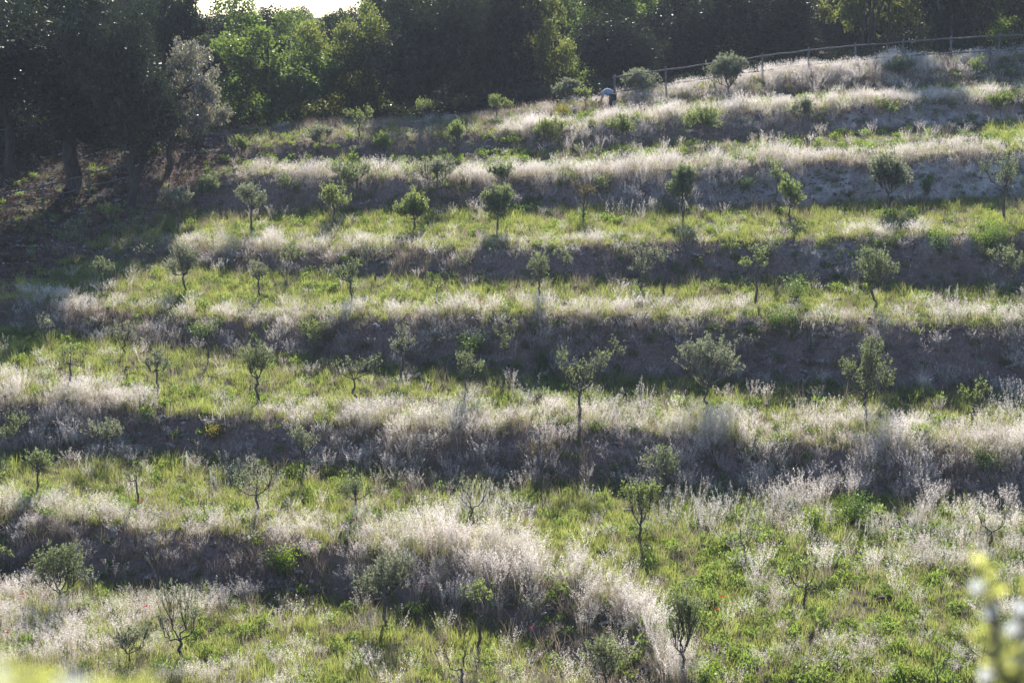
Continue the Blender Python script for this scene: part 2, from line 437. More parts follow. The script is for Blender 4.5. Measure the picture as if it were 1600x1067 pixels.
def blade_tuft(name, n, h0, h1, w, rad, lean, seed, mat, seg=3, head=None, droop=0.35):
    rg = np.random.default_rng(seed)
    Vs = []; Fs = []; nv = 0; MI = []
    for k in range(n):
        a = rg.uniform(0, 2 * math.pi); r = rad * math.sqrt(rg.uniform())
        base = np.array([r * math.cos(a), r * math.sin(a), -0.03])
        h = rg.uniform(h0, h1); la = rg.normal(0, 1, 2) * lean + np.array([math.cos(a), math.sin(a)]) * lean * r / rad
        t = np.linspace(0, 1, seg + 1)
        P = base[None] + np.stack([la[0] * h * (t ** 1.7), la[1] * h * (t ** 1.7), h * (t - droop * np.hypot(*la) * t ** 3)], 1)
        wa = rg.uniform(0, math.pi); S = np.array([math.cos(wa), math.sin(wa), 0])
        ww = w * rg.uniform(0.7, 1.3) * (1 - t ** 2 * 0.85) * 0.5
        v = np.concatenate([P - S * ww[:, None], P + S * ww[:, None]])
        q = [[i, i + seg + 1, i + seg + 2, i + 1] for i in range(seg)]
        Vs.append(v); Fs.append(np.array(q) + nv); nv += len(v); MI += [0] * len(q)
        if head:
            m_, hl, ls, lw = head
            tt = 1 - rg.uniform(0, hl, m_) ** 1.0
            pos = np.stack([np.interp(tt, t, P[:, i]) for i in range(3)], 1) + rg.normal(0, 0.010, (m_, 3)) * (1 + 1.4 * (1 - tt[:, None]) / hl)
            D = np.array([la[0], la[1], 1.0])[None] * 0.6 + rg.normal(0, 0.6, (m_, 3))
            hv, hf = leaf_quads(pos, D, rg.uniform(0.6, 1.3, m_) * ls, rg.uniform(0.6, 1.3, m_) * lw, rg)
            Vs.append(hv); Fs.append(hf + nv); nv += len(hv); MI += [1] * len(hf)
    me = poly_mesh(name, np.concatenate(Vs), np.concatenate(Fs))
    me.materials.append(mat)
    if head:
        me.materials.append(M['seed']); me.polygons.foreach_set('material_index', np.array(MI, np.int32))
    return me

def broad_tuft(name, n, h, rad, ll, lw, seed, mat, upright=0.5):
    rg = np.random.default_rng(seed)
    P = rg.normal(0, 1, (n, 3)); P = unit(P) * (rg.uniform(0, 1, (n, 1)) ** 0.5)
    P = P * np.array([rad, rad, h * 0.5]) + np.array([0, 0, h * 0.5])
    D = rg.normal(0, 1, (n, 3)) + np.array([0, 0, upright])
    v, f = leaf_quads(P, D, rg.uniform(0.7, 1.3, n) * ll, rg.uniform(0.7, 1.3, n) * lw, rg, 0.08)
    me = poly_mesh(name, v, f); me.materials.append(mat); return me

def spike_weed(name, n, h0, h1, seed, mat):
    rg = np.random.default_rng(seed); Vs = []; Fs = []; nv = 0
    for k in range(n):
        h = rg.uniform(h0, h1); base = rg.normal(0, 0.16, 2); le = rg.normal(0, 0.20, 2)
        m_ = int(42 * h)
        t = rg.uniform(0.15, 1, m_)
        pos = np.stack([base[0] + le[0] * t * h * 1.2, base[1] + le[1] * t * h * 1.2, t * h], 1) + rg.normal(0, 0.022, (m_, 3)) * (1.6 - t[:, None])
        D = rg.normal(0, 0.8, (m_, 3)) + np.array([0, 0, 0.7])
        v, f = leaf_quads(pos, D, rg.uniform(0.6, 1.2, m_) * 0.05, 0.017, rg)
        Vs.append(v); Fs.append(f + nv); nv += len(v)
        p0 = np.array([base[0], base[1], 0.0]); p1 = np.array([base[0] + le[0] * h * 1.2, base[1] + le[1] * h * 1.2, h])
        s_ = np.array([0.003, 0.003, 0]); v = np.array([p0 - s_, p0 + s_, p1 + s_, p1 - s_]); Vs.append(v); Fs.append(np.arange(4)[None] + nv); nv += 4
    me = poly_mesh(name, np.concatenate(Vs), np.concatenate(Fs)); me.materials.append(mat); return me

def scatter(name, meshes, P, scl, rot, idx, label, kind='stuff'):
    """one object: a cloud of points, each carrying one tuft"""
    col = bpy.data.collections.new(name + '_kinds')
    for k, mm in enumerate(meshes):
        o = bpy.data.objects.new('%s_%02d' % (name, k), mm); col.objects.link(o)
    me = bpy.data.meshes.new(name)
    me.vertices.add(len(P)); me.vertices.foreach_set('co', np.asarray(P, np.float32).ravel())
    at = me.attributes.new('scl', 'FLOAT_VECTOR', 'POINT'); at.data.foreach_set('vector', np.asarray(scl, np.float32).ravel())
    at = me.attributes.new('rot', 'FLOAT_VECTOR', 'POINT'); at.data.foreach_set('vector', np.asarray(rot, np.float32).ravel())
    at = me.attributes.new('kindex', 'INT', 'POINT'); at.data.foreach_set('value', np.asarray(idx, np.int32))
    o = mesh_obj(name, me)
    ng = bpy.data.node_groups.new(name, 'GeometryNodeTree')
    ng.interface.new_socket('Geometry', in_out='INPUT', socket_type='NodeSocketGeometry')
    ng.interface.new_socket('Geometry', in_out='OUTPUT', socket_type='NodeSocketGeometry')
    N = ng.nodes; gi = N.new('NodeGroupInput'); go = N.new('NodeGroupOutput')
    ip = N.new('GeometryNodeInstanceOnPoints'); ci = N.new('GeometryNodeCollectionInfo')
    ci.inputs['Collection'].default_value = col; ci.inputs['Separate Children'].default_value = True; ci.inputs['Reset Children'].default_value = True
    ip.inputs['Pick Instance'].default_value = True
    def na(n, t):
        x = N.new('GeometryNodeInputNamedAttribute'); x.data_type = t; x.inputs[0].default_value = n; return x.outputs[0]
    lk = ng.links.new
    lk(gi.outputs[0], ip.inputs['Points']); lk(ci.outputs[0], ip.inputs['Instance'])
    lk(na('kindex', 'INT'), ip.inputs['Instance Index'])
    e2r = N.new('FunctionNodeEulerToRotation'); lk(na('rot', 'FLOAT_VECTOR'), e2r.inputs[0]); lk(e2r.outputs[0], ip.inputs['Rotation'])
    lk(na('scl', 'FLOAT_VECTOR'), ip.inputs['Scale'])
    lk(ip.outputs[0], go.inputs[0])
    md = o.modifiers.new('spread', 'NODES'); md.node_group = ng
    return tag(o, label, None, None, kind)

# candidate points over the part of the hill in view
def candidates(n, ymin=38, ymax=142, ratio=0.30, seed=1):
    rg = np.random.default_rng(seed)
    Y = np.sqrt(rg.uniform(ymin ** 2, ymax ** 2, n)); X = rg.uniform(-1, 1, n) * (Y * ratio + 1.5)
    return X, Y
AREA = (142 ** 2 - 38 ** 2) * 0.30 + 1.5 * 2 * 104

def smooth_tab(px, pairs):
    p = np.array(pairs, float); return np.interp(px, p[:, 0], p[:, 1])

# how much tall dry grass grows along each lip, by photo column: {lip knot: table}
DRY = {
    1: [(0, .9), (60, .9), (150, .75), (300, .6), (420, .7), (560, .75), (640, 1.2), (700, 2.2), (835, 2.3), (868, 0.25), (905, 2.3), (1100, 2.2), (1200, .7), (1250, .2), (1600, .15)],
    3: [(0, 1.2), (230, .9), (270, .4), (420, .5), (500, .9), (620, 1.0), (760, 1.0), (860, .7), (960, 1.1), (1100, 1.4), (1350, 1.7), (1450, 2.1), (1600, 1.9)],
    5: [(0, .2), (40, .9), (200, .9), (330, .7), (500, .7), (700, .8), (900, .8), (1150, 1.0), (1200, .45), (1280, .5), (1340, .9), (1400, .8), (1450, 1.1), (1600, .9)],
    7: [(0, 0), (180, .1), (340, .7), (430, .95), (640, .8), (760, .55), (900, .4), (960, .6), (1050, .25), (1300, .2), (1360, .8), (1440, .6), (1460, .15), (1600, .2)],
    9: [(0, 0), (340, .1), (430, .9), (500, 1.4), (615, 1.4), (640, .5), (700, 1.2), (760, 1.5), (900, 1.5), (1100, 2.0), (1300, 1.9), (1500, 1.2), (1570, .5), (1600, .4)],
    11: [(0, 0), (400, .1), (600, .15), (770, .2), (830, 1.5), (1000, 1.8), (1290, 1.8), (1330, .7), (1380, 1.5), (1600, 1.2)],
    13: [(0, .1), (560, .15), (800, .25), (1000, .7), (1150, 1.6), (1300, 1.6), (1600, 1.0)],
}
def lip_density(X, Y, px):
    """tall-grass density and height factor"""
    Yk, Zk = knots(X)
    dens = np.zeros_like(X); hf = np.zeros_like(X) + 0.6
    spread_f = {1: 1.25, 3: 1.4, 5: 1.0, 7: 1.1, 9: 0.95, 11: 1.0, 13: 2.0}
    spread_b = {1: 1.25, 3: 1.6, 5: 1.5, 7: 0.8, 9: 0.7, 11: 0.7, 13: 2.0}
    for j, tb in DRY.items():
        d = Y - Yk[j]
        a = smooth_tab(px, tb)
        w = np.where(d >= 0, np.exp(-(d / spread_f[j]) ** 2), np.exp(-(d / spread_b[j]) ** 2))
        nw = a * w
        hf = np.where(nw > dens, 0.55 + 0.45 * np.minimum(a, 1.4), hf)
        dens = np.maximum(dens, nw)
    return dens, hf

dry_meshes = []
for k in range(4):
    dry_meshes.append(blade_tuft('dry_tall_%d' % k, 15, 0.55, 0.95, 0.005, 0.12, 0.16, 100 + k, M['dry'], 3, (24, 0.36, 0.030, 0.0105)))
for k in range(2):
    dry_meshes.append(blade_tuft('dry_fine_%d' % k, 20, 0.35, 0.7, 0.0045, 0.14, 0.24, 120 + k, M['dry'], 3, (13, 0.42, 0.022, 0.0075)))
straw_meshes = [blade_tuft('straw_%d' % k, 26, 0.18, 0.5, 0.008, 0.16, 0.35, 140 + k, M['dry_dark'], 2) for k in range(3)]
green_meshes = [blade_tuft('green_%d' % k, 34, 0.08, 0.24, 0.011, 0.17, 0.3, 160 + k, M['green'], 2) for k in range(3)]
green_meshes += [blade_tuft('green_long_%d' % k, 22, 0.2, 0.48, 0.010, 0.12, 0.22, 170 + k, M['green'], 3) for k in range(2)]
weed_meshes = [broad_tuft('weed_%d' % k, 70, 0.22, 0.2, 0.07, 0.035, 180 + k, M['green2'], 1.0) for k in range(3)]
silver_meshes = [spike_weed('silver_%d' % k, 6, 0.3, 0.7, 190 + k, M['silver']) for k in range(3)]

def keep(X, Y, Z, m=60):
    px, py = project(np.stack([X, Y, Z], 1))
    return (px > -m) & (px < 1600 + m) & (py > -m) & (py < 1067 + m * 1.6), px, py

def do_scatter(name, meshes, n, prob, smin, smax, label, kinds, seed, tilt=0.12, zsq=None, slope_tilt=0.0):
    X, Y = candidates(n, seed=seed)
    Z = hgt(X, Y); k, px, py = keep(X, Y, Z)
    X, Y, Z, px, py = X[k], Y[k], Z[k], px[k], py[k]
    rg = np.random.default_rng(seed + 1000)
    p, hf = prob(X, Y, Z, px, py)
    a = rg.uniform(0, 1, len(X)) < p
    X, Y, Z, hf = X[a], Y[a], Z[a], hf[a]
    nn = len(X)
    s = rg.uniform(smin, smax, nn)
    S = np.stack([s, s, s * hf], 1)
    rot = np.stack([rg.normal(0, tilt, nn) + slope_tilt, rg.normal(0, tilt, nn), np.zeros(nn)], 1)
    rot[:, 2] = rg.uniform(0, 6.28, nn) if slope_tilt == 0 else rg.normal(0, 0.5, nn)
    idx = rg.choice(kinds, nn)
    print(name, nn)
    return scatter(name, meshes, np.stack([X, Y, Z], 1), S, rot, idx, label)

def floor_mask(X, Y): return 1 - sstep(0.0, 1.6, Y - np.interp(X, KX[-1], curves[-1][0]) - 0.5)

def p_dry(X, Y, Z, px, py):
    d, hf = lip_density(X, Y, px)
    clump = fbm(X * 0.8, Y * 0.8, 21, 3)
    seg, t, y0, y1 = zone(X, Y)
    base = np.where((seg == -1), sstep(0.42, 0.6, fbm(X * 0.35, Y * 0.5, 33, 3)) * 0.75 * sstep(520, 250, px) + 0.05, 0.03)
    lowright = (seg == 1) & (px > 1150)
    base = np.where(lowright, 0.05 + 0.35 * sstep(0.52, 0.66, fbm(X * 0.5, Y * 0.7, 41, 3)), base)
    d = np.maximum(d * (0.25 + 1.3 * sstep(0.33, 0.62, clump)), base)
    d = d * (1 - 0.97 * slope_mask(X, Y)) * floor_mask(X, Y)
    hf = hf * (1 + 0.35 * np.exp(-((px - 800) / 130) ** 2) * (seg <= 1)) * (0.5 + 0.7 * vnoise(X * 0.9, Y * 0.9, 51)) * np.where(seg >= 9, 0.8, 0.95)
    return np.clip(d, 0, 1.6) / 1.6, np.clip(hf, 0.3, 1.3)

def p_straw(X, Y, Z, px, py):
    seg, t, y0, y1 = zone(X, Y)
    bank = ((seg % 2 == 0) & (seg >= 0))
    cl = fbm(X * 0.6, Y * 0.9, 61, 3)
    p = np.where(bank, 0.15 + 0.85 * sstep(0.35, 0.6, cl), 0.07)
    p = np.where(seg == 9, p * 0.25, p)
    p = np.where(seg == 10, p * 0.3, np.where(seg == 8, p * 0.6, p))
    bare = np.where(bank, np.interp(t, [0, 0.35, 0.8, 1], [0.5, 0.7, 1, 1]), 1)
    ch = np.clip(np.exp(-(((px - 1380) / 330) ** 2 + ((py - 290) / 30) ** 2)), 0, 1)
    p = p * bare * (1 - 0.85 * ch) * (1 - 0.92 * slope_mask(X, Y)) * floor_mask(X, Y)
    return p, 0.8 + 1.1 * vnoise(X, Y, 71)

def p_green(X, Y, Z, px, py):
    seg, t, y0, y1 = zone(X, Y)
    terr = (seg % 2 == 1) | (seg < 0)
    cl = fbm(X * 0.5, Y * 0.5, 81, 3)
    p = np.where(terr, 0.6 + 0.4 * sstep(0.35, 0.6, cl), 0.14 * sstep(0.4, 0.6, cl))
    p = np.where((seg >= 9) & (px < 1540), p * np.where(seg == 9, 0.12, 0.3), p)
    p = p * (1 - 0.95 * slope_mask(X, Y)) * floor_mask(X, Y)
    return p, 0.7 + 0.7 * vnoise(X * 1.3, Y * 1.3, 91)

def p_weed(X, Y, Z, px, py):
    seg, t, y0, y1 = zone(X, Y)
    terr = (seg % 2 == 1) | (seg < 0)
    cl = fbm(X * 0.7, Y * 0.7, 101, 3)
    p = np.where(terr, 0.05 + 0.5 * sstep(0.5, 0.68, cl), 0.10 + 0.4 * sstep(0.45, 0.62, cl))
    p = np.where((seg == 1) & (px > 1050), p + 0.5, p)
    p = p * (1 - 0.85 * slope_mask(X, Y)) * floor_mask(X, Y)
    return p, 0.7 + 0.8 * vnoise(X * 1.3, Y * 1.3, 111)

def p_silver(X, Y, Z, px, py):
    g = lambda cx, cy, rx, ry: np.exp(-(((px - cx) / rx) ** 2 + ((py - cy) / ry) ** 2) * 1.5)
    p = g(1110, 805, 90, 28) + g(1240, 805, 50, 25) + g(1460, 850, 90, 28) + g(1590, 860, 40, 40) * .6 + g(740, 795, 60, 28) * .6 + g(1270, 530, 40, 22) + g(1500, 505, 40, 20) * .7 + \
        g(690, 665, 50, 20) * .5 + g(1010, 690, 80, 24) * .7 + g(1590, 640, 30, 30) + g(380, 750, 60, 24) * .35 + g(990, 330, 70, 16) * .5 + g(960, 645, 60, 20) * .5 + g(800, 620, 50, 14) * .4 + g(370, 665, 40, 18) * .4 + g(1430, 650, 30, 14) * .4
    return np.clip(p, 0, 1) * 0.26, 0.8 + 0.5 * vnoise(X * 2, Y * 2, 121)

def lower(n): return int(n)
do_scatter('dry_grass', dry_meshes, 150000, p_dry, 0.75, 1.2, 'tall dry grass with pale fluffy seed heads along the terrace edges', [0, 1, 2, 3, 4, 5], 11, 0.10)
do_scatter('old_straw', straw_meshes, 150000, p_straw, 0.7, 1.3, 'matted grey brown straw clinging to the shaded banks', [0, 1, 2], 12, 0.2)
do_scatter('green_grass', green_meshes, 130000, p_green, 0.7, 1.35, 'short fresh green grass covering the flat terraces', [0, 0, 1, 1, 2, 2, 3, 4], 13, 0.12)
do_scatter('green_weeds', weed_meshes, 60000, p_weed, 0.6, 1.4, 'low broad leaved green weeds in patches among the grass', [0, 1, 2], 14, 0.15)
do_scatter('silvery_weeds', silver_meshes, 190000, p_silver, 0.8, 1.3, 'silvery white upright weeds in loose stands on the terraces', [0, 1, 2], 15, 0.1)

def stone_mesh(name, seed, mat):
    rg = np.random.default_rng(seed)
    V_ = []; F_ = []; n = 0
    for q in range(7):
        c = rg.normal(0, .16, 3) * [1, 1, .1]; s_ = rg.uniform(.02, .09) * np.array([1, rg.uniform(.6, 1), rg.uniform(.5, .9)])
        oc = np.array([[1, 0, 0], [0, 1, 0], [-1, 0, 0], [0, -1, 0], [.5, .5, .8], [-.6, .4, .7], [-.4, -.6, .8], [.6, -.5, .7]]) * s_ * rg.uniform(.75, 1.25, (8, 1))
        V_.append(oc + c); F_.append(np.array([[0, 1, 4, 4], [4, 1, 5, 5], [1, 2, 5, 5], [2, 6, 5, 5], [2, 3, 6, 6], [3, 7, 6, 6], [3, 0, 7, 7], [0, 4, 7, 7]])[:, :3] + n)
        F_.append(np.array([[4, 5, 6], [4, 6, 7]]) + n); n += 8
    me = poly_mesh(name, np.concatenate(V_), np.concatenate(F_)); me.materials.append(mat); return me
M['stone'] = bark_mat('limestone', (0.16, 0.14, 0.13), (0.40, 0.37, 0.35), 20)
M['clod'] = bark_mat('earth_clod', (0.08, 0.055, 0.045), (0.20, 0.15, 0.125), 20)
M['litter'] = leaf_mat('fallen_leaves', (0.045, 0.03, 0.02), (0.14, 0.10, 0.065), (0.15, 0.09, 0.04), 0.0, 0.5, 0.2)
stones = [stone_mesh('stone_%d' % k, 400 + k, M['stone']) for k in range(2)] + [stone_mesh('clod_%d' % k, 410 + k, M['clod']) for k in range(3)]
def p_stone(X, Y, Z, px, py):
    seg, t, y0, y1 = zone(X, Y); bank = (seg % 2 == 0) & (seg >= 0)
    cl = fbm(X * 0.8, Y * 0.8, 131, 3); sl = slope_mask(X, Y)
    ch = np.exp(-(((px - 1380) / 330) ** 2 + ((py - 290) / 34) ** 2))
    p = np.where(bank, 0.25 + 0.6 * sstep(.4, .6, cl) + 0.5 * ch, 0.02)
    return np.maximum(p, 0.12 * sl), 0.6 + 0.8 * vnoise(X * 3, Y * 3, 141)
do_scatter('stones', stones, 90000, p_stone, 0.4, 1.3, 'loose stones and clods of earth on the cut banks', [0, 1, 2, 3, 4], 16, 0.3)
litter = [broad_tuft('litter_%d' % k, 40, 0.04, 0.35, 0.07, 0.04, 420 + k, M['litter'], 0.0) for k in range(2)]
def p_lit(X, Y, Z, px, py):
    sl = slope_mask(X, Y)
    return np.maximum(sl * (0.25 + .5 * vnoise(X * .6, Y * .6, 151)) * (Y > 62), (1 - floor_mask(X, Y)) * .4), 1 + 0 * X
do_scatter('leaf_litter', litter, 60000, p_lit, 0.6, 1.5, 'fallen brown leaves scattered over the dirt slope and wood floor', [0, 1], 17, 0.05)

# ------------------------------------------------------------------ young olive trees
ORD = ['lowest', 'second', 'third', 'fourth', 'fifth', 'sixth', 'seventh', 'top']
def bend(p0, p1, n, amp, rg):
    t = np.linspace(0, 1, n)[:, None]
    p = p0[None] * (1 - t) + p1[None] * t
    off = rg.normal(0, 1, (n, 3)) * amp; off[0] = 0; off[-1] = 0
    return p + off * np.sin(t * math.pi)

def olive(base, h, w, label, style='round', tone='olive_leaf', seed=0, lobes=None, lean=0.0, fork=0.42, cat='olive tree', name='olive_tree', group='young olive trees planted along the terraces'):
    rg = np.random.default_rng(seed * 31 + 5)
    root = empty(name, base)
    tag(root, label, cat, group)
    r0 = 0.015 * h + 0.009
    far = 1.0 + 0.35 * (base[1] > 76) 
    dens = far * {'round': 0.50, 'full': 0.72, 'sparse': 0.34, 'bare': 0.10, 'bush': 1.0}[style]
    if style == 'bush': fork = 0.12
    fz = fork * h
    fk = np.array([lean * h * 0.5, rg.normal(0, 0.04) * h, fz])
    tb = Tubes()
    pts = bend(np.array([0, 0, -0.08]), fk, 7, 0.02 * h, rg)
    tb.add(pts, np.linspace(r0 * 1.25, r0 * 0.85, 7), 8)
    mesh_obj('trunk', tb.mesh('olive_trunk'), root, M['olive_bark'])
    if lobes is None:
        nl = {'round': 4, 'full': 6, 'sparse': 4, 'bare': 3, 'bush': 6}[style]
        lobes = []
        for k in range(nl):
            a = 2 * math.pi * (k + rg.uniform(-.25, .25)) / nl
            rr = rg.uniform(0.12, 0.42) * w
            lobes.append((lean * h + rr * math.cos(a), rr * math.sin(a), h * rg.uniform(0.54, 0.86), rg.uniform(0.17, 0.31) * w))
        if style in ('full', 'round'): lobes.append((lean * h, 0, h * 0.80, 0.28 * w))
    else:
        lobes = [(lx * w, rg.normal(0, 0.08) * w, lz * h, lr * w) for (lx, lz, lr) in lobes]
    Vs = []; Fs = []; nv = 0
    twt = Tubes()
    for (lx, ly, lz, lr) in lobes:
        c = np.array([lx, ly, lz])
        tb2 = Tubes()
        tip = c + np.array([0, 0, lr * 0.5])
        mid = fk * 0.5 + c * 0.5 + np.array([(lx - fk[0]) * 0.25, (ly - fk[1]) * 0.25, -0.10 * h * rg.uniform(0, 1)])
        lp = np.concatenate([bend(fk, mid, 5, 0.015 * h, rg), bend(mid, tip, 5, 0.02 * h, rg)[1:]])
        tb2.add(lp, np.linspace(r0 * 0.62, 0.004, len(lp)), 6)
        mesh_obj('branch', tb2.mesh('olive_branch'), root, M['olive_bark'])
        vol = (lr / 0.25)
        nt_ = max(3, int(26 * (0.35 + vol * 0.9) * (dens if dens > 0.3 else 0.3)))
        s0 = lp[rg.integers(3, len(lp), nt_)]
        out = unit(rg.normal(0, 1, (nt_, 3)) * np.array([1, 1, 0.75]) + np.array([0, 0, 0.35]))
        e = c + out * lr * rg.uniform(0.35, 1.25, (nt_, 1)) * np.array([1, 1, 0.9])
        for q in range(nt_):
            mp_ = 0.5 * (s0[q] + e[q]) + rg.normal(0, 0.015 * h, 3)
            e2 = e[q] + np.array([0, 0, 0.04 * h * rg.uniform(0, 2.6)])
            pl = np.array([s0[q], mp_, e[q], e2])
            twt.add(pl, [0.0075, 0.0055, 0.004, 0.002], 4, False)
            nl_ = int(34 * dens * rg.uniform(0.5, 1.3)) if dens > 0.3 else int(rg.integers(0, 5))
            if nl_ < 1: continue
            tt = rg.uniform(0.25, 1, nl_) * 3
            ki = np.minimum(tt.astype(int), 2); fr = (tt - ki)[:, None]
            P = pl[ki] * (1 - fr) + pl[ki + 1] * fr + rg.normal(0, 0.012, (nl_, 3))
            D = unit(pl[ki + 1] - pl[ki]) * 0.7 + rg.normal(0, 0.6, (nl_, 3)) + np.array([0, 0, 0.15])
            v, f = leaf_quads(P, D, far * rg.uniform(0.05, 0.10, nl_), far * rg.uniform(0.016, 0.030, nl_), rg, 0.05)
            Vs.append(v); Fs.append(f + nv); nv += len(v)
    tw = mesh_obj('twigs', twt.mesh('olive_twigs', False), root, M['olive_bark']); tw['kind'] = 'stuff'
    if Vs:
        mesh_obj('crown', poly_mesh('olive_crown', np.concatenate(Vs), np.concatenate(Fs)), root, M[tone])
    return root

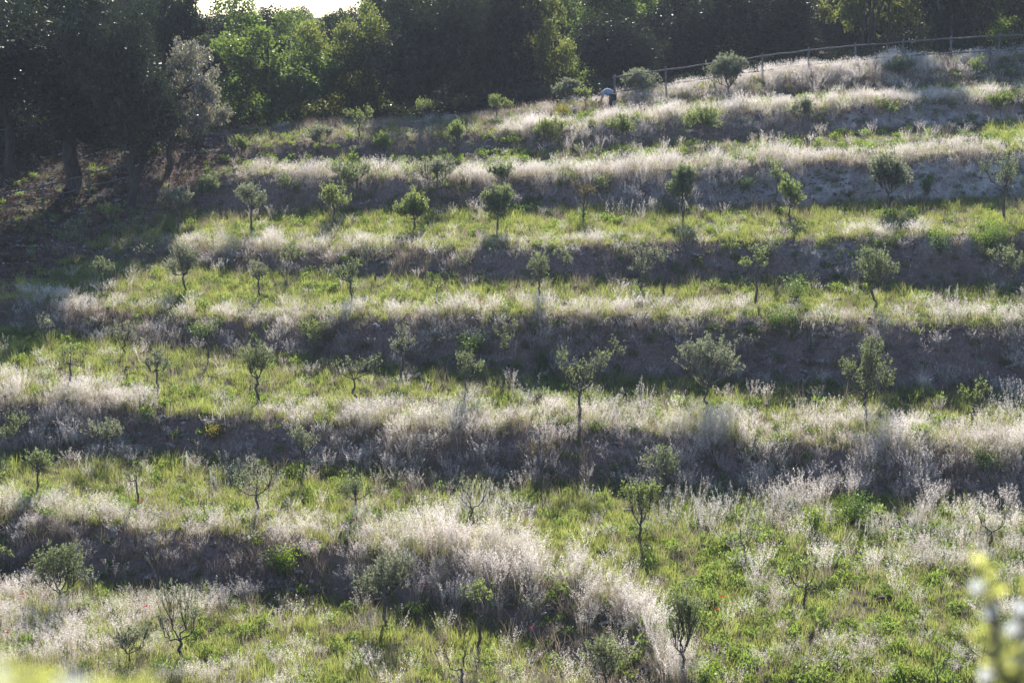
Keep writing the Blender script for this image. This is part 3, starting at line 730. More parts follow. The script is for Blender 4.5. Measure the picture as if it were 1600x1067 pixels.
# px, base row, top row, width px, style, tone, lean, description, extra
g_, gg, gb, br = 'olive_leaf', 'olive_leaf_grey', 'olive_leaf_bright', 'olive_leaf_brown'
OL = [
 # lowest terrace
 (95, 950, 845, 95, 'full', g_, 0, 'bushy olive on a wide V of trunks, left end of the lowest terrace', dict(fork=.22, lobes=[(-.3, .62, .24), (.3, .6, .24), (0, .82, .26), (-.1, .66, .25), (.2, .8, .2)])),
 (283, 1032, 905, 92, 'round', gg, 0, 'twisted olive with open thin crown, second large one from the left at the bottom', dict(fork=.27, lobes=[(-.2, .85, .22), (.12, .8, .25), (.3, .6, .2), (-.35, .55, .14)])),
 (203, 1038, 975, 74, 'round', gg, 0, 'small grey bushy olive low in pale grass near the bottom left corner', dict(fork=.3)),
 (748, 1028, 905, 48, 'round', gb, 0.02, 'slender olive with small bright tuft crown in front of the pale grass mound', dict(fork=.55, lobes=[(-.25, .86, .3), (.25, .84, .3), (0, .93, .22)])),
 (720, 1082, 965, 62, 'sparse', br, 0.02, 'nearly bare forked olive at the bottom edge beside the yellow grass', dict(fork=.35, lobes=[(-.4, .55, .05), (.15, .9, .16)])),
 (603, 985, 852, 88, 'full', gg, 0, 'grey green round olive standing against the bank left of the pale mound', dict(fork=.4)),
 (945, 1085, 985, 95, 'round', g_, 0, 'leafy olive rising from the bottom edge right of the shaded hollow', dict(fork=.3)),
 (-6, 905, 838, 60, 'sparse', gb, 0, 'leafy olive cut by the left picture edge under the second bank', dict(fork=.4)),
 # second terrace
 (1065, 1064, 922, 72, 'full', g_, 0.0, 'olive with two thin stems and dense ball crown in the bottom green meadow', dict(fork=.3, lobes=[(-.12, .8, .3), (.18, .78, .3), (0, .88, .3), (-.2, .65, .2), (.2, .66, .18)])),
 (1258, 952, 868, 62, 'sparse', g_, 0, 'pruned olive shaped like a T in the bright green meadow', dict(fork=.38, lobes=[(-.42, .72, .12), (.42, .55, .04), (0.05, .8, .14), (.25, .95, .12)])),
 (1168, 886, 825, 66, 'sparse', gg, -0.2, 'small olive with dark curved trunk and thin grey crown above the mound', dict(fork=.55, lobes=[(-.2, .85, .25), (.1, .9, .22), (-.45, .75, .2)])),
 (1548, 868, 793, 58, 'sparse', gb, 0, 'sparse olive with two leafy arms beside the silvery weeds at right', dict(fork=.5, lobes=[(-.42, .9, .14), (-.2, .75, .12), (.4, .92, .12)])),
 (1533, 1050, 985, 62, 'bare', g_, 0, 'leafless olive stump with an upright fork near the bottom right corner', dict(fork=.35, lobes=[(-.45, .85, .03), (.1, .95, .05), (.2, .8, .04)])),
 (1462, 1085, 1018, 60, 'bare', g_, 0, 'leafless olive fork cut by the bottom edge near the right corner', dict(fork=.4, lobes=[(.35, .95, .05), (-.1, .9, .05)])),
 (60, 778, 697, 52, 'round', g_, 0.0, 'slim olive with leaning crown, leftmost on the front of the second terrace', dict(fork=.5)),
 (218, 797, 728, 48, 'sparse', gg, -0.1, 'dark curved stem olive with hardly any crown left of the bushy grey one', dict(fork=.7, lobes=[(-.3, .85, .1), (.1, .95, .22)])),
 (402, 817, 722, 84, 'round', gg, 0, 'wide grey olive on a straight stem, middle left of the second terrace', dict(fork=.45, lobes=[(-.3, .7, .24), (.3, .72, .25), (0, .85, .25)])),
 (560, 812, 735, 64, 'round', g_, -0.08, 'olive with oval crown on the second terrace left of the pale mound', {}),
 (738, 827, 738, 64, 'sparse', g_, 0, 'open Y shaped olive just above the left end of the pale mound', dict(fork=.35, lobes=[(-.3, .85, .22), (-.1, .7, .2), (.35, .75, .16)])),
 (1000, 848, 746, 72, 'full', gb, 0, 'tall bright olive with heart shaped crown on the second terrace', dict(fork=.28, lobes=[(-.25, .78, .25), (.28, .82, .25), (.05, .62, .25), (0, .8, .22)])),
 (170, 728, 655, 72, 'round', gg, 0, 'spreading olive against the dark third bank, second from the left edge', dict(fork=.4)),
 (478, 752, 664, 56, 'round', gg, -0.05, 'grey olive in the shade against the third bank left of centre', {}),
 (658, 758, 675, 54, 'bare', gg, 0, 'bare twiggy olive in the shade right of the grey shaded one', dict(fork=.35)),
 (845, 762, 672, 62, 'sparse', br, 0, 'sparse brown leaved olive in the shade below the third bank', dict(fork=.3)),
 (1040, 768, 698, 72, 'round', g_, 0, 'broad dark olive in the shade above the silvery weeds', dict(fork=.3)),
 (20, 722, 640, 64, 'round', g_, 0, 'dim olive under the third bank beside the left picture edge', {}),
 # third terrace
 (112, 614, 530, 54, 'sparse', gb, 0, 'thin upright olive with flat feathery crown, leftmost of the third terrace front', dict(fork=.55)),
 (246, 624, 542, 46, 'round', gg, 0, 'small round olive on a dark stem second along the third terrace front', dict(fork=.55)),
 (403, 634, 536, 58, 'full', g_, 0, 'neat umbrella shaped olive above the orange tinted bank edge', dict(fork=.42, lobes=[(-.25, .78, .24), (.27, .8, .24), (0, .86, .26), (-.1, .68, .2), (.15, .66, .2)])),
 (558, 632, 555, 84, 'sparse', g_, -0.12, 'wide sparse olive leaning left between two denser ones on the third terrace', dict(fork=.5, lobes=[(-.4, .78, .15), (.1, .8, .14), (.4, .9, .13), (-.15, .85, .12)])),
 (728, 636, 542, 52, 'round', g_, 0, 'upright olive with tall oval crown near the middle of the third terrace', dict(fork=.5)),
 (906, 658, 538, 82, 'round', g_, 0, 'large olive with two separate leafy lobes on the third terrace', dict(fork=.38, lobes=[(-.36, .82, .22), (.32, .74, .24), (.05, .66, .22), (-.2, .62, .12), (.42, .82, .14)])),
 (1105, 645, 531, 88, 'full', gg, 0, 'dense broad silver green olive right of the two lobed one', dict(fork=.35)),
 (1350, 658, 525, 88, 'full', g_, -0.03, 'largest olive with stacked crown on the right of the third terrace', dict(fork=.3, lobes=[(.1, .86, .22), (-.3, .62, .22), (.2, .65, .25), (0, .5, .2), (.05, .74, .2), (.35, .5, .16)])),
 (1520, 658, 590, 60, 'round', gb, 0, 'low twin tufted olive near the right end of the third terrace', dict(fork=.35, lobes=[(-.3, .66, .22), (.22, .8, .25), (.1, .6, .2)])),
 (72, 542, 486, 42, 'sparse', gg, -0.08, 'pale forked little olive below the left end of the fourth bank', dict(fork=.4)),
 (195, 556, 500, 46, 'sparse', gg, 0, 'faint shaded olive between the two forked ones on the third terrace', {}),
 (326, 573, 498, 42, 'sparse', g_, 0, 'pale Y stemmed olive against the fourth bank at left', dict(fork=.45, lobes=[(-.35, .8, .16), (.25, .9, .24), (.1, .8, .2)])),
 (490, 562, 503, 58, 'round', gb, 0, 'low mounded olive crown in the shade of the fourth bank', dict(fork=.2)),
 (628, 592, 498, 46, 'round', gg, 0, 'tall thin grey olive in shade left of centre under the fourth bank', dict(fork=.5)),
 (790, 594, 495, 46, 'sparse', g_, 0, 'airy shaded olive at the centre under the fourth bank', dict(fork=.4)),
 (958, 602, 524, 40, 'sparse', g_, 0, 'little goblet shaped olive in shade behind the two lobed one', dict(fork=.5)),
 (1165, 592, 522, 48, 'sparse', gg, 0, 'thin shaded olive behind the dense broad one', dict(fork=.45)),
 # fourth terrace
 (160, 462, 400, 38, 'round', g_, 0, 'leftmost small olive on the sunny green of the fourth terrace', dict(fork=.5)),
 (288, 462, 384, 66, 'full', gg, 0, 'broad umbrella olive second from the left on the fourth terrace', dict(fork=.4)),
 (405, 470, 406, 42, 'round', gg, 0, 'small upright olive third from the left on the fourth terrace', dict(fork=.5)),
 (548, 477, 407, 52, 'round', g_, 0, 'wide topped olive on a dark straight stem on the fourth terrace', dict(fork=.5)),
 (683, 470, 424, 56, 'bare', g_, 0, 'bare spreading olive with leafless limbs on the fourth terrace', dict(fork=.4, lobes=[(-.45, .9, .06), (.1, .95, .1), (.35, .9, .1)])),
 (842, 473, 394, 46, 'round', g_, 0, 'olive with oval crown right of the bare one on the fourth terrace', dict(fork=.4)),
 (1002, 457, 384, 66, 'round', gg, 0, 'wide grey olive before the fifth bank right of centre', {}),
 (1180, 477, 384, 50, 'round', gb, 0, 'olive with two stacked leaf puffs on the fourth terrace', dict(fork=.5, lobes=[(.08, .88, .3), (-.3, .68, .22), (.1, .75, .25)])),
 (1367, 487, 384, 68, 'full', g_, 0, 'thick round headed olive on the right half of the fourth terrace', dict(fork=.42)),
 (1572, 472, 384, 58, 'round', g_, 0, 'olive near the right picture edge on the fourth terrace', {}),
 (225, 427, 383, 34, 'bare', gg, 0, 'pale bare sapling against the left end of the fifth bank', {}),
 (460, 432, 380, 44, 'sparse', g_, 0, 'dim small olive under pale grass on the fifth bank', {}),
 (586, 442, 376, 52, 'sparse', gg, 0, 'shaded forked olive behind the wide topped one', dict(fork=.5)),
 (728, 442, 391, 26, 'sparse', g_, 0, 'tiny thin olive against the fifth bank near centre', {}),
 (882, 447, 376, 38, 'sparse', g_, 0, 'narrow shaded olive right behind the oval crowned one', {}),
 (1036, 452, 368, 32, 'sparse', gg, 0, 'tall thin olive beside the wide grey one under the fifth bank', dict(fork=.35)),
 (1200, 442, 371, 52, 'sparse', g_, 0, 'thin shaded olive behind the stacked puff one', {}),
 # fifth terrace
 (278, 364, 296, 52, 'round', gg, 0, 'leftmost olive of the fifth terrace at the edge of the dirt slope', dict(fork=.5)),
 (394, 364, 285, 50, 'round', gg, 0, 'tall olive second from the left on the fifth terrace', dict(fork=.45)),
 (522, 352, 291, 62, 'round', gb, 0, 'broad bright olive third from the left on the fifth terrace', {}),
 (648, 362, 304, 56, 'full', gb, 0, 'bright round olive with angled limbs left of centre on the fifth terrace', dict(fork=.3)),
 (778, 364, 292, 54, 'full', g_, 0, 'dense olive on a short dark stem at the centre of the fifth terrace', dict(fork=.4)),
 (912, 347, 274, 44, 'sparse', br, 0, 'dead looking brown olive under the sixth bank', dict(fork=.35)),
 (1066, 347, 261, 48, 'full', g_, 0, 'upright dense olive right of the brown one on the fifth terrace', dict(fork=.35)),
 (1234, 347, 280, 48, 'round', gb, 0, 'bright twin crowned olive in front on the right fifth terrace', dict(fork=.35)),
 (1214, 334, 247, 44, 'sparse', gb, 0, 'tall bright olive just behind the twin crowned one', dict(fork=.6)),
 (1388, 330, 246, 74, 'full', gg, 0, 'broad grey green olive against the pale chalky bank', dict(fork=.3)),
 (1568, 344, 233, 74, 'round', g_, 0, 'tall wide olive before the chalky bank at the right edge', dict(fork=.42)),
 (328, 322, 277, 42, 'round', g_, 0, 'small olive on the dirt slope beside the sixth bank', {}),
 (450, 327, 270, 38, 'sparse', g_, 0, 'slender shaded olive against the sixth bank at left', {}),
 (550, 305, 260, 56, 'round', g_, 0, 'dim leafy olive under the white grass at the left of the sixth bank', {}),
 (683, 312, 254, 58, 'round', gg, 0, 'grey shaded olive covering the left half of the sixth bank', {}),
 (785, 304, 257, 42, 'round', g_, 0, 'shaded olive behind the dense central one', {}),
 (940, 308, 274, 32, 'sparse', g_, 0, 'small dark olive right of the brown one against the sixth bank', {}),
 (118, 405, 342, 50, 'sparse', g_, 0, 'dark olive in the shade of the big trees on the dirt slope', {}),
 (172, 372, 318, 44, 'sparse', gb, 0, 'faint olive with a few bright leaves beside the left rail fence', {}),
 # sixth terrace
 (378, 256, 214, 32, 'round', gb, 0, 'small olive at the left end of the sixth terrace', {}),
 (500, 242, 198, 46, 'round', gg, 0, 'low olive near the left end of the seventh bank', {}),
 (598, 247, 209, 34, 'round', gb, 0, 'round little olive third along the sixth terrace', {}),
 (715, 242, 191, 38, 'round', gb, 0, 'V stemmed olive before the bare seventh bank', dict(fork=.3)),
 (858, 238, 189, 46, 'round', gb, 0, 'twin stemmed olive below the start of the white upper grass', dict(fork=.3)),
 (972, 238, 179, 38, 'round', gb, 0, 'bright upright olive against the seventh bank right of centre', {}),
 (1102, 224, 173, 62, 'round', gb, 0, 'wide olive on crossing stems behind the tall white grass', {}),
 (1255, 206, 158, 50, 'round', gg, 0, 'leafy olive at the right of the seventh bank below the top meadow', {}),
 (1390, 192, 158, 46, 'sparse', gb, 0, 'flat topped olive above the highest white grass band', dict(fork=.5)),
 (1563, 188, 147, 38, 'round', gb, 0, 'round olive at the right end of the sixth terrace', dict(fork=.45)),
 # seventh terrace and top
 (562, 218, 165, 40, 'sparse', gb, 0, 'pale thin olive in the shade before the woodland left of centre', {}),
 (662, 206, 154, 34, 'sparse', gb, 0, 'pale spindly olive before the darkest evergreen', {}),
 (776, 188, 150, 46, 'sparse', gb, 0, 'grey faint olive at the wood edge near the centre', {}),
 (886, 166, 128, 38, 'full', gg, 0, 'bushy olive left of the bending person at the top', dict(fork=.25)),
 (915, 172, 140, 26, 'sparse', gb, 0, 'small thin olive directly beside the bending person', {}),
 (997, 152, 116, 52, 'full', gg, 0, 'wide low olive right of the bending person', dict(fork=.2)),
 (1028, 138, 100, 32, 'full', g_, 0, 'high olive just behind the wide low one at the fence', dict(fork=.4)),
 (1138, 156, 90, 62, 'full', gg, 0, 'largest olive of the top meadow standing in white grass', dict(fork=.25)),
 (1266, 106, 76, 28, 'sparse', g_, 0, 'tiny olive tip beside the left end of the upper rails', dict(fork=.5)),
 (1403, 128, 94, 44, 'full', gg, 0, 'grey round olive before the two rail fence at upper right', dict(fork=.3)),
 (1525, 132, 93, 38, 'sparse', gb, 0, 'flat crowned olive before the fence near the right edge', dict(fork=.5)),
]
NUMW = []
for k, (px, by, ty, w, st, tone, lean, desc, ex) in enumerate(OL):
    b_ = hit(px, by)
    mpp = b_[1] / FPX
    h = (by - ty) * mpp / math.cos(PITCH) * 1.02
    olive(b_, h, w * mpp, desc, st, tone, k + 1, lean=lean, **ex)

# ------------------------------------------------------------------ bushes on the banks
def bush(px, by, hpx, wpx, tone, label, seed, n=900, leaf=(0.07, 0.035)):
    b_ = hit(px, by); mpp = b_[1] / FPX; h = hpx * mpp; w = wpx * mpp
    rg = np.random.default_rng(seed)
    root = empty('bush', b_); tag(root, label, 'bush', 'low bushes on the banks')
    tb = Tubes(); Vs = []; Fs = []; nv = 0
    for q in range(9):
        a = rg.uniform(0, 6.28); tip = np.array([math.cos(a) * w * 0.35 * rg.uniform(.3, 1), math.sin(a) * w * 0.3, h * rg.uniform(0.6, 0.95)])
        pl = bend(np.zeros(3), tip, 5, 0.03, rg); tb.add(pl, np.linspace(0.018, 0.004, 5), 4)
        m_ = n // 9
        c = pl[rg.integers(2, 5, m_)] + rg.normal(0, 1, (m_, 3)) * np.array([w * .15, w * .15, h * .13])
        c[:, 2] = np.maximum(c[:, 2], 0.02)
        v, f = leaf_quads(c, rg.normal(0, 1, (m_, 3)) + np.array([0, 0, .6]), rg.uniform(.6, 1.3, m_) * leaf[0], rg.uniform(.6, 1.3, m_) * leaf[1], rg, 0.06)
        Vs.append(v); Fs.append(f + nv); nv += len(v)
    mesh_obj('stems', tb.mesh('bush_stems'), root, M['olive_bark'])
    mesh_obj('leaves', poly_mesh('bush_leaves', np.concatenate(Vs), np.concatenate(Fs)), root, M[tone])

M['leaf_deep'] = leaf_mat('deep_leaf', (0.025, 0.045, 0.015), (0.06, 0.09, 0.03), (0.18, 0.30, 0.04), 0.05, 0.4, 0.5)
M['leaf_bright'] = leaf_mat('bright_leaf', (0.07, 0.12, 0.02), (0.12, 0.18, 0.04), (0.36, 0.5, 0.05), 0.05, 0.4, 0.55)
M['leaf_orange'] = leaf_mat('orange_flower', (0.14, 0.15, 0.03), (0.30, 0.24, 0.04), (0.45, 0.40, 0.06), 0.0, 0.4, 0.5)
for args in [
    (441, 906, 58, 52, 'leaf_bright', 'bright green round bush on the shaded bank at lower left', 1, 1300),
    (232, 662, 26, 34, 'leaf_bright', 'small bright green bush on the bare bank at left', 2, 700),
    (1330, 822, 48, 70, 'leaf_deep', 'dark leafy bush below the right third bank', 3, 1500),
    (1270, 838, 48, 44, 'leaf_bright', 'brighter leafy bush left of the dark leafy one', 4, 1000),
    (1240, 480, 50, 60, 'leaf_deep', 'deep green bush on the fifth bank right of centre', 5, 1300),
    (1215, 522, 44, 58, 'leaf_deep', 'dark low bush on the fourth bank edge at right', 6, 1200),
    (1545, 398, 48, 62, 'leaf_deep', 'dense dark bush on the fifth bank near the right edge', 7, 1500),
    (1468, 400, 40, 50, 'leaf_deep', 'dark bush left of the densest one on the fifth bank', 8, 1100),
    (735, 560, 44, 70, 'leaf_deep', 'blackish bush on the fourth bank near the centre', 9, 1300),
    (320, 535, 34, 60, 'leaf_deep', 'dim bush on the fourth bank at left', 10, 1000),
    (880, 185, 22, 34, 'leaf_orange', 'yellow green round bush at the start of the white upper grass', 11, 800),
    (1160, 305, 24, 40, 'leaf_deep', 'small dark bush at the foot of the tall white grass', 12, 700),
    (1448, 310, 26, 22, 'leaf_deep', 'small dark tuft bush in the pale chalky bank', 13, 500),
    (1400, 1060, 26, 60, 'leaf_bright', 'low bright bush in the meadow near the bottom right', 14, 700),
    (1100, 1075, 40, 60, 'leaf_bright', 'bright leafy bush at the bottom edge beside the ball crowned olive', 15, 900),
    (335, 690, 30, 30, 'leaf_orange', 'yellowish weed bush hanging on the bare third bank', 16, 400),
    (1440, 690, 34, 60, 'leaf_bright', 'green bush half buried in the tall pale grass at right', 17, 800),
    (1540, 745, 50, 60, 'leaf_deep', 'dim bush in the shade of the third bank at right', 18, 900),
]: bush(*args)

# ------------------------------------------------------------------ woodland
def crown_mesh(name, seed, n_clump, n_leaf, shape, leaf, inner=0.25, ni=3000):
    """unit crown (radius 1, height 1 centred on 0) made of leaf clumps with gaps"""
    rg = np.random.default_rng(seed)
    nl = 11                                             # uneven main lobes, then clumps on them
    ld = unit(rg.normal(0, 1, (nl, 3))); lr = rg.uniform(0.24, 0.50, nl)
    lc = ld * rg.uniform(0.30, 0.80, (nl, 1)); lc[0] = 0; lr[0] = 0.55
    wl = rg.choice(nl, n_clump, p=lr ** 2 / (lr ** 2).sum())
    d = unit(rg.normal(0, 1, (n_clump, 3)))
    c = (lc[wl] + d * (lr[wl] * rg.uniform(0.45, 1.0, n_clump))[:, None]) * np.array(shape)
    cr = rg.uniform(0.06, 0.20, n_clump)
    which = rg.choice(n_clump, n_leaf, p=cr ** 2 / (cr ** 2).sum())
    dirs = unit(rg.normal(0, 1, (n_leaf, 3)))
    P = c[which] + dirs * (cr[which] * rg.uniform(0.35, 1.2, n_leaf))[:, None] * np.array([1, 1, 0.75])
    D = dirs * 0.5 + rg.normal(0, 0.7, (n_leaf, 3)) + np.array([0, 0, -0.15])
    sz = rg.uniform(0.6, 1.4, n_leaf)
    v, f = leaf_quads(P, D, sz * leaf[0], sz * leaf[1], rg, 0.05)
    wi = rg.choice(nl, ni, p=lr ** 3 / (lr ** 3).sum())
    Pi = (lc[wi] + unit(rg.normal(0, 1, (ni, 3))) * (lr[wi] * 0.85 * rg.uniform(0, 1, ni) ** 0.4)[:, None]) * np.array(shape)
    vi, fi = leaf_quads(Pi, rg.normal(0, 1, (ni, 3)), rg.uniform(.6, 1.2, ni) * inner * 0.45, rg.uniform(.5, 1, ni) * inner * 0.3, rg, 0.1)
    return poly_mesh(name, np.concatenate([v, vi]), np.concatenate([f, fi + len(v)]))

base_crowns = {
    'tall': crown_mesh('crown_tall', 2, 150, 22000, (1.0, 1.0, 1.05), (0.048, 0.028), 0.14, 900),
    'loose': crown_mesh('crown_loose', 3, 110, 12000, (1, 1, 1), (0.055, 0.030), 0.10, 200),
    'evergreen': crown_mesh('crown_evergreen', 4, 190, 30000, (1, 1, 1), (0.036, 0.018), 0.14, 9000),
    'tall2': crown_mesh('crown_tall', 12, 150, 22000, (1.0, 1.0, 1.05), (0.048, 0.028), 0.14, 900),
    'evergreen2': crown_mesh('crown_evergreen', 14, 190, 30000, (1, 1, 1), (0.036, 0.018), 0.14, 9000),
}
def big_tree(px, d, top, bot, wpx, shape, tone, label, seed, trunk_px=None, tw=0.35, stems=1, name='forest_tree', cx_off=0.0):
    rg = np.random.default_rng(seed + 400)
    X = ((trunk_px if trunk_px is not None else px) - CXP) / FPX * d
    g = hgt(X, d)[0]
    zt = CAM_H - (top - Y0) / FPX * d; zb = CAM_H - (bot - Y0) / FPX * d
    root = empty(name, (X, d, g)); tag(root, label, 'tree', 'trees of the wood behind the terraces')
    cz = (zt + zb) / 2 - g; hr = (zt - zb) / 2; wr = wpx / 2 / FPX * d
    cxo = (px - CXP) / FPX * d - X
    for s_ in range(stems):
        tb = Tubes(); a = rg.uniform(0, 6.28)
        b0 = np.array([rg.normal(0, 0.35) * (stems > 1), rg.normal(0, 0.3) * (stems > 1), -0.3])
        e0 = np.array([cxo * (0.4 if stems == 1 else 1) + rg.normal(0, .04) * wr + (stems > 1) * rg.normal(0, .35) * wr, rg.normal(0, .15) * wr, cz + hr * 0.3])
        pl = bend(b0, e0, 9, 0.10 + 0.02 * hr, rg)
        tb.add(pl, np.concatenate([[tw * 1.35], np.linspace(tw, tw * 0.3, 8)]), 8)
        mesh_obj('trunk', tb.mesh('forest_trunk'), root, M['dark_bark'])
        for q in range(5 if stems == 1 else 2):
            k0 = rg.integers(4, 8); dr = unit(np.array([rg.normal(), rg.normal(), 0.5]))
            en = np.array([cxo, 0, cz]) + dr * np.array([wr, wr, hr]) * 0.75
            tl = Tubes(); lp = bend(pl[k0], en, 7, 0.15, rg); tl.add(lp, np.linspace(tw * 0.4, 0.03, 7), 6)
            mesh_obj('limb', tl.mesh('forest_limb'), root, M['dark_bark'])
    cme = base_crowns[shape]
    key = (shape, tone)
    if key not in crown_cache:
        c2 = cme.copy(); c2.materials.clear(); c2.materials.append(M[tone]); crown_cache[key] = c2
    co = mesh_obj('crown', crown_cache[key], root)
    co.location = (cxo, 0, cz); co.scale = (wr * 1.12, wr * 1.05, hr * 1.08); co.rotation_euler = (0, 0, rg.uniform(0, 6.28))
    return root
crown_cache = {}
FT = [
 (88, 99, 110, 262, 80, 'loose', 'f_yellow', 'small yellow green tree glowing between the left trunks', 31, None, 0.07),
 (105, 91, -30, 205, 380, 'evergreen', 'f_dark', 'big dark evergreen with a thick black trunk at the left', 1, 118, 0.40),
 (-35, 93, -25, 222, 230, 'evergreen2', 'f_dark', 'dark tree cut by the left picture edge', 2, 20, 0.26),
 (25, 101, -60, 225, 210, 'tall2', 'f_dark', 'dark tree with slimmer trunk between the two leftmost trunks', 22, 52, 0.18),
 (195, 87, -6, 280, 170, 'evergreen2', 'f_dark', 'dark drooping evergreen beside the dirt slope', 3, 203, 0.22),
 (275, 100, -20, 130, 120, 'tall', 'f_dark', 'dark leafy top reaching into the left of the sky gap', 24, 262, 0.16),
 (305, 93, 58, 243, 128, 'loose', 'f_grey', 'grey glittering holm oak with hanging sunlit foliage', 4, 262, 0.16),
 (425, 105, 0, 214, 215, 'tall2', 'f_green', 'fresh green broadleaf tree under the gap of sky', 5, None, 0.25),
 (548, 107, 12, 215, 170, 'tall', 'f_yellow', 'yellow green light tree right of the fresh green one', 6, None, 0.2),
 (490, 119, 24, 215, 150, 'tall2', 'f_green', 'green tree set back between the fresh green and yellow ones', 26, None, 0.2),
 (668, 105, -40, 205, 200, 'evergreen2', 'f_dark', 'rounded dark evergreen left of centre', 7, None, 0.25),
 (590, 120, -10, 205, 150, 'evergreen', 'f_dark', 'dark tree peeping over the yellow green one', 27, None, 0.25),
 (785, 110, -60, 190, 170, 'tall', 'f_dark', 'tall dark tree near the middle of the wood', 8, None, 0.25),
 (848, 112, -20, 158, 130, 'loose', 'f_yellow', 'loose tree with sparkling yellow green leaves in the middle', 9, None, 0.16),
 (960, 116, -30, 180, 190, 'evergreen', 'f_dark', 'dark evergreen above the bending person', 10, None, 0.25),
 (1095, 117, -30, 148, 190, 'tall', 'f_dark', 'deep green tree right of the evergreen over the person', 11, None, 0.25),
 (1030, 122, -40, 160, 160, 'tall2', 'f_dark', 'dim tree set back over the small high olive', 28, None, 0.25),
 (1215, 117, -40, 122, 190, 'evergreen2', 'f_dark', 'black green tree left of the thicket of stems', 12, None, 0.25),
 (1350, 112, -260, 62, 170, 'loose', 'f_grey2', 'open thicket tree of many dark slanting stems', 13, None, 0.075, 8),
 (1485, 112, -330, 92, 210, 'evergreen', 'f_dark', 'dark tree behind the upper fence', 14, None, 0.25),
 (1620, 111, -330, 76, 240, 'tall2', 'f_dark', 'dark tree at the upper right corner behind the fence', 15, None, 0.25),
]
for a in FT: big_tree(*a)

# the wood further back reads as one mass
def woodland():
    rg = np.random.default_rng(77)
    Ps = []; S = []; Rt = []; K = []
    kinds = []
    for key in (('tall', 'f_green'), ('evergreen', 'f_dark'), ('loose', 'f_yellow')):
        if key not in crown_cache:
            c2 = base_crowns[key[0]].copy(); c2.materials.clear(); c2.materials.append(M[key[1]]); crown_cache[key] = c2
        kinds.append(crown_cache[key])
    for row, d in enumerate((124, 134, 146, 162, 185)):
        px = -250 + row * 30
        while px < 1850:
            wpx = rg.uniform(120, 190); wr = wpx / 2 / FPX * d
            X = (px - CXP) / FPX * d; g = hgt(X, d)[0]
            gap = (300 < px < 590)
            ztop = CAM_H - ((rg.uniform(12, 26) if gap else rg.uniform(-120, -20)) - Y0) / FPX * d
            hr = max((ztop - g) / 2 * 1.0, 1.5)
            Ps.append((X, d + rg.normal(0, 2), ztop - hr)); S.append((wr, wr, hr)); Rt.append((0, 0, rg.uniform(0, 6.28)))
            K.append(rg.choice([0, 1, 1, 2] if px > 1250 or px < 650 else [0, 1, 1]))
            px += wpx * rg.uniform(0.5, 0.75)
    o = scatter('woodland', kinds, np.array(Ps), np.array(S), np.array(Rt), np.array(K), 'dense wood filling the slope behind the first row of trees')
woodland()

# undergrowth along the wood edge
M['under'] = M['f_green']
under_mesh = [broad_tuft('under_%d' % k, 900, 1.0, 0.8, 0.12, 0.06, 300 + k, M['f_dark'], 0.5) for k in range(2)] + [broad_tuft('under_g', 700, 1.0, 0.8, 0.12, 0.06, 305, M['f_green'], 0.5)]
rg = np.random.default_rng(5); n = 520
px = rg.uniform(-80, 1680, n); d = rg.uniform(0, 1, n)
X0 = (px - CXP) / FPX * 112
Ye = np.interp(X0, KX[-1], curves[-1][0]) + 7 + d * 22
left = px < 330
X0 = np.where(left, (px - CXP) / FPX * 100, X0); Ye = np.where(left, 95 + d * 26, Ye)
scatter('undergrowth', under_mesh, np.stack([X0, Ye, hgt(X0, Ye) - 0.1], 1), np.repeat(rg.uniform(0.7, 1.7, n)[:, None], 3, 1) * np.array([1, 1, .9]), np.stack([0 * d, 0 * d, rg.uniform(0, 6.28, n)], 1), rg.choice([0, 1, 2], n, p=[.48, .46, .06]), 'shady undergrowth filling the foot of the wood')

# ------------------------------------------------------------------ rail fences
def fence(label, posts, ph, rails, group=None):
    """posts: world x,y; rails: heights above ground; each post and rail is a piece"""
    P = [np.array([x, y, hgt(x, y)[0]]) for x, y in posts]
    root = empty('rail_fence', P[0]); tag(root, label, 'fence', 'wooden rail fences')
    rg = np.random.default_rng(len(posts) * 7)
    for p in P:
        t = Tubes(); q = p - P[0]
        t.add(np.array([q + [0, 0, -.2], q + [0, 0, ph * .5], q + [rg.normal(0, .02), 0, ph]]), [.06, .055, .05], 8)
        mesh_obj('post', t.mesh('fence_post'), root, M['wood'])
    for k in range(len(P) - 1):
        for rh in rails:
            a = P[k] - P[0] + np.array([0, -.09, rh]); b = P[k + 1] - P[0] + np.array([0, -.09, rh])
            e = (b - a) / np.linalg.norm(b - a) * 0.12
            t = Tubes(); t.add(bend(a - e, b + e, 6, 0.02, rg), np.linspace(.042, .035, 6), 8)
            mesh_obj('rail', t.mesh('fence_rail'), root, M['wood'])
def at_line(pxs, row_tab, d_fn=None):
    out = []
    for p in pxs:
        h_ = hit(p, np.interp(p, [q[0] for q in row_tab], [q[1] for q in row_tab])); out.append((h_[0], h_[1]))
    return out
fence('long weathered two rail fence along the wood edge to the upper right', at_line([960, 1040, 1115, 1190, 1262, 1336, 1410, 1485, 1560, 1640], [(800, 182), (1040, 146), (1115, 135), (1262, 115), (1336, 108), (1410, 102), (1485, 97), (1560, 93), (1640, 90)]), 1.35, (0.45, 1.2))
fence('grey two rail fence beside the dirt slope under the big dark trees', at_line([-60, -5, 68, 140, 205], [(-60, 352), (68, 328), (140, 308), (205, 292)]), 1.3, (0.5, 1.1))
fence('far rail fence seen between the trunks at left', [((p - CXP) / FPX * 97, 97 + (p / 80)) for p in (-40, 50, 140, 230, 310)], 1.2, (0.5, 1.0))

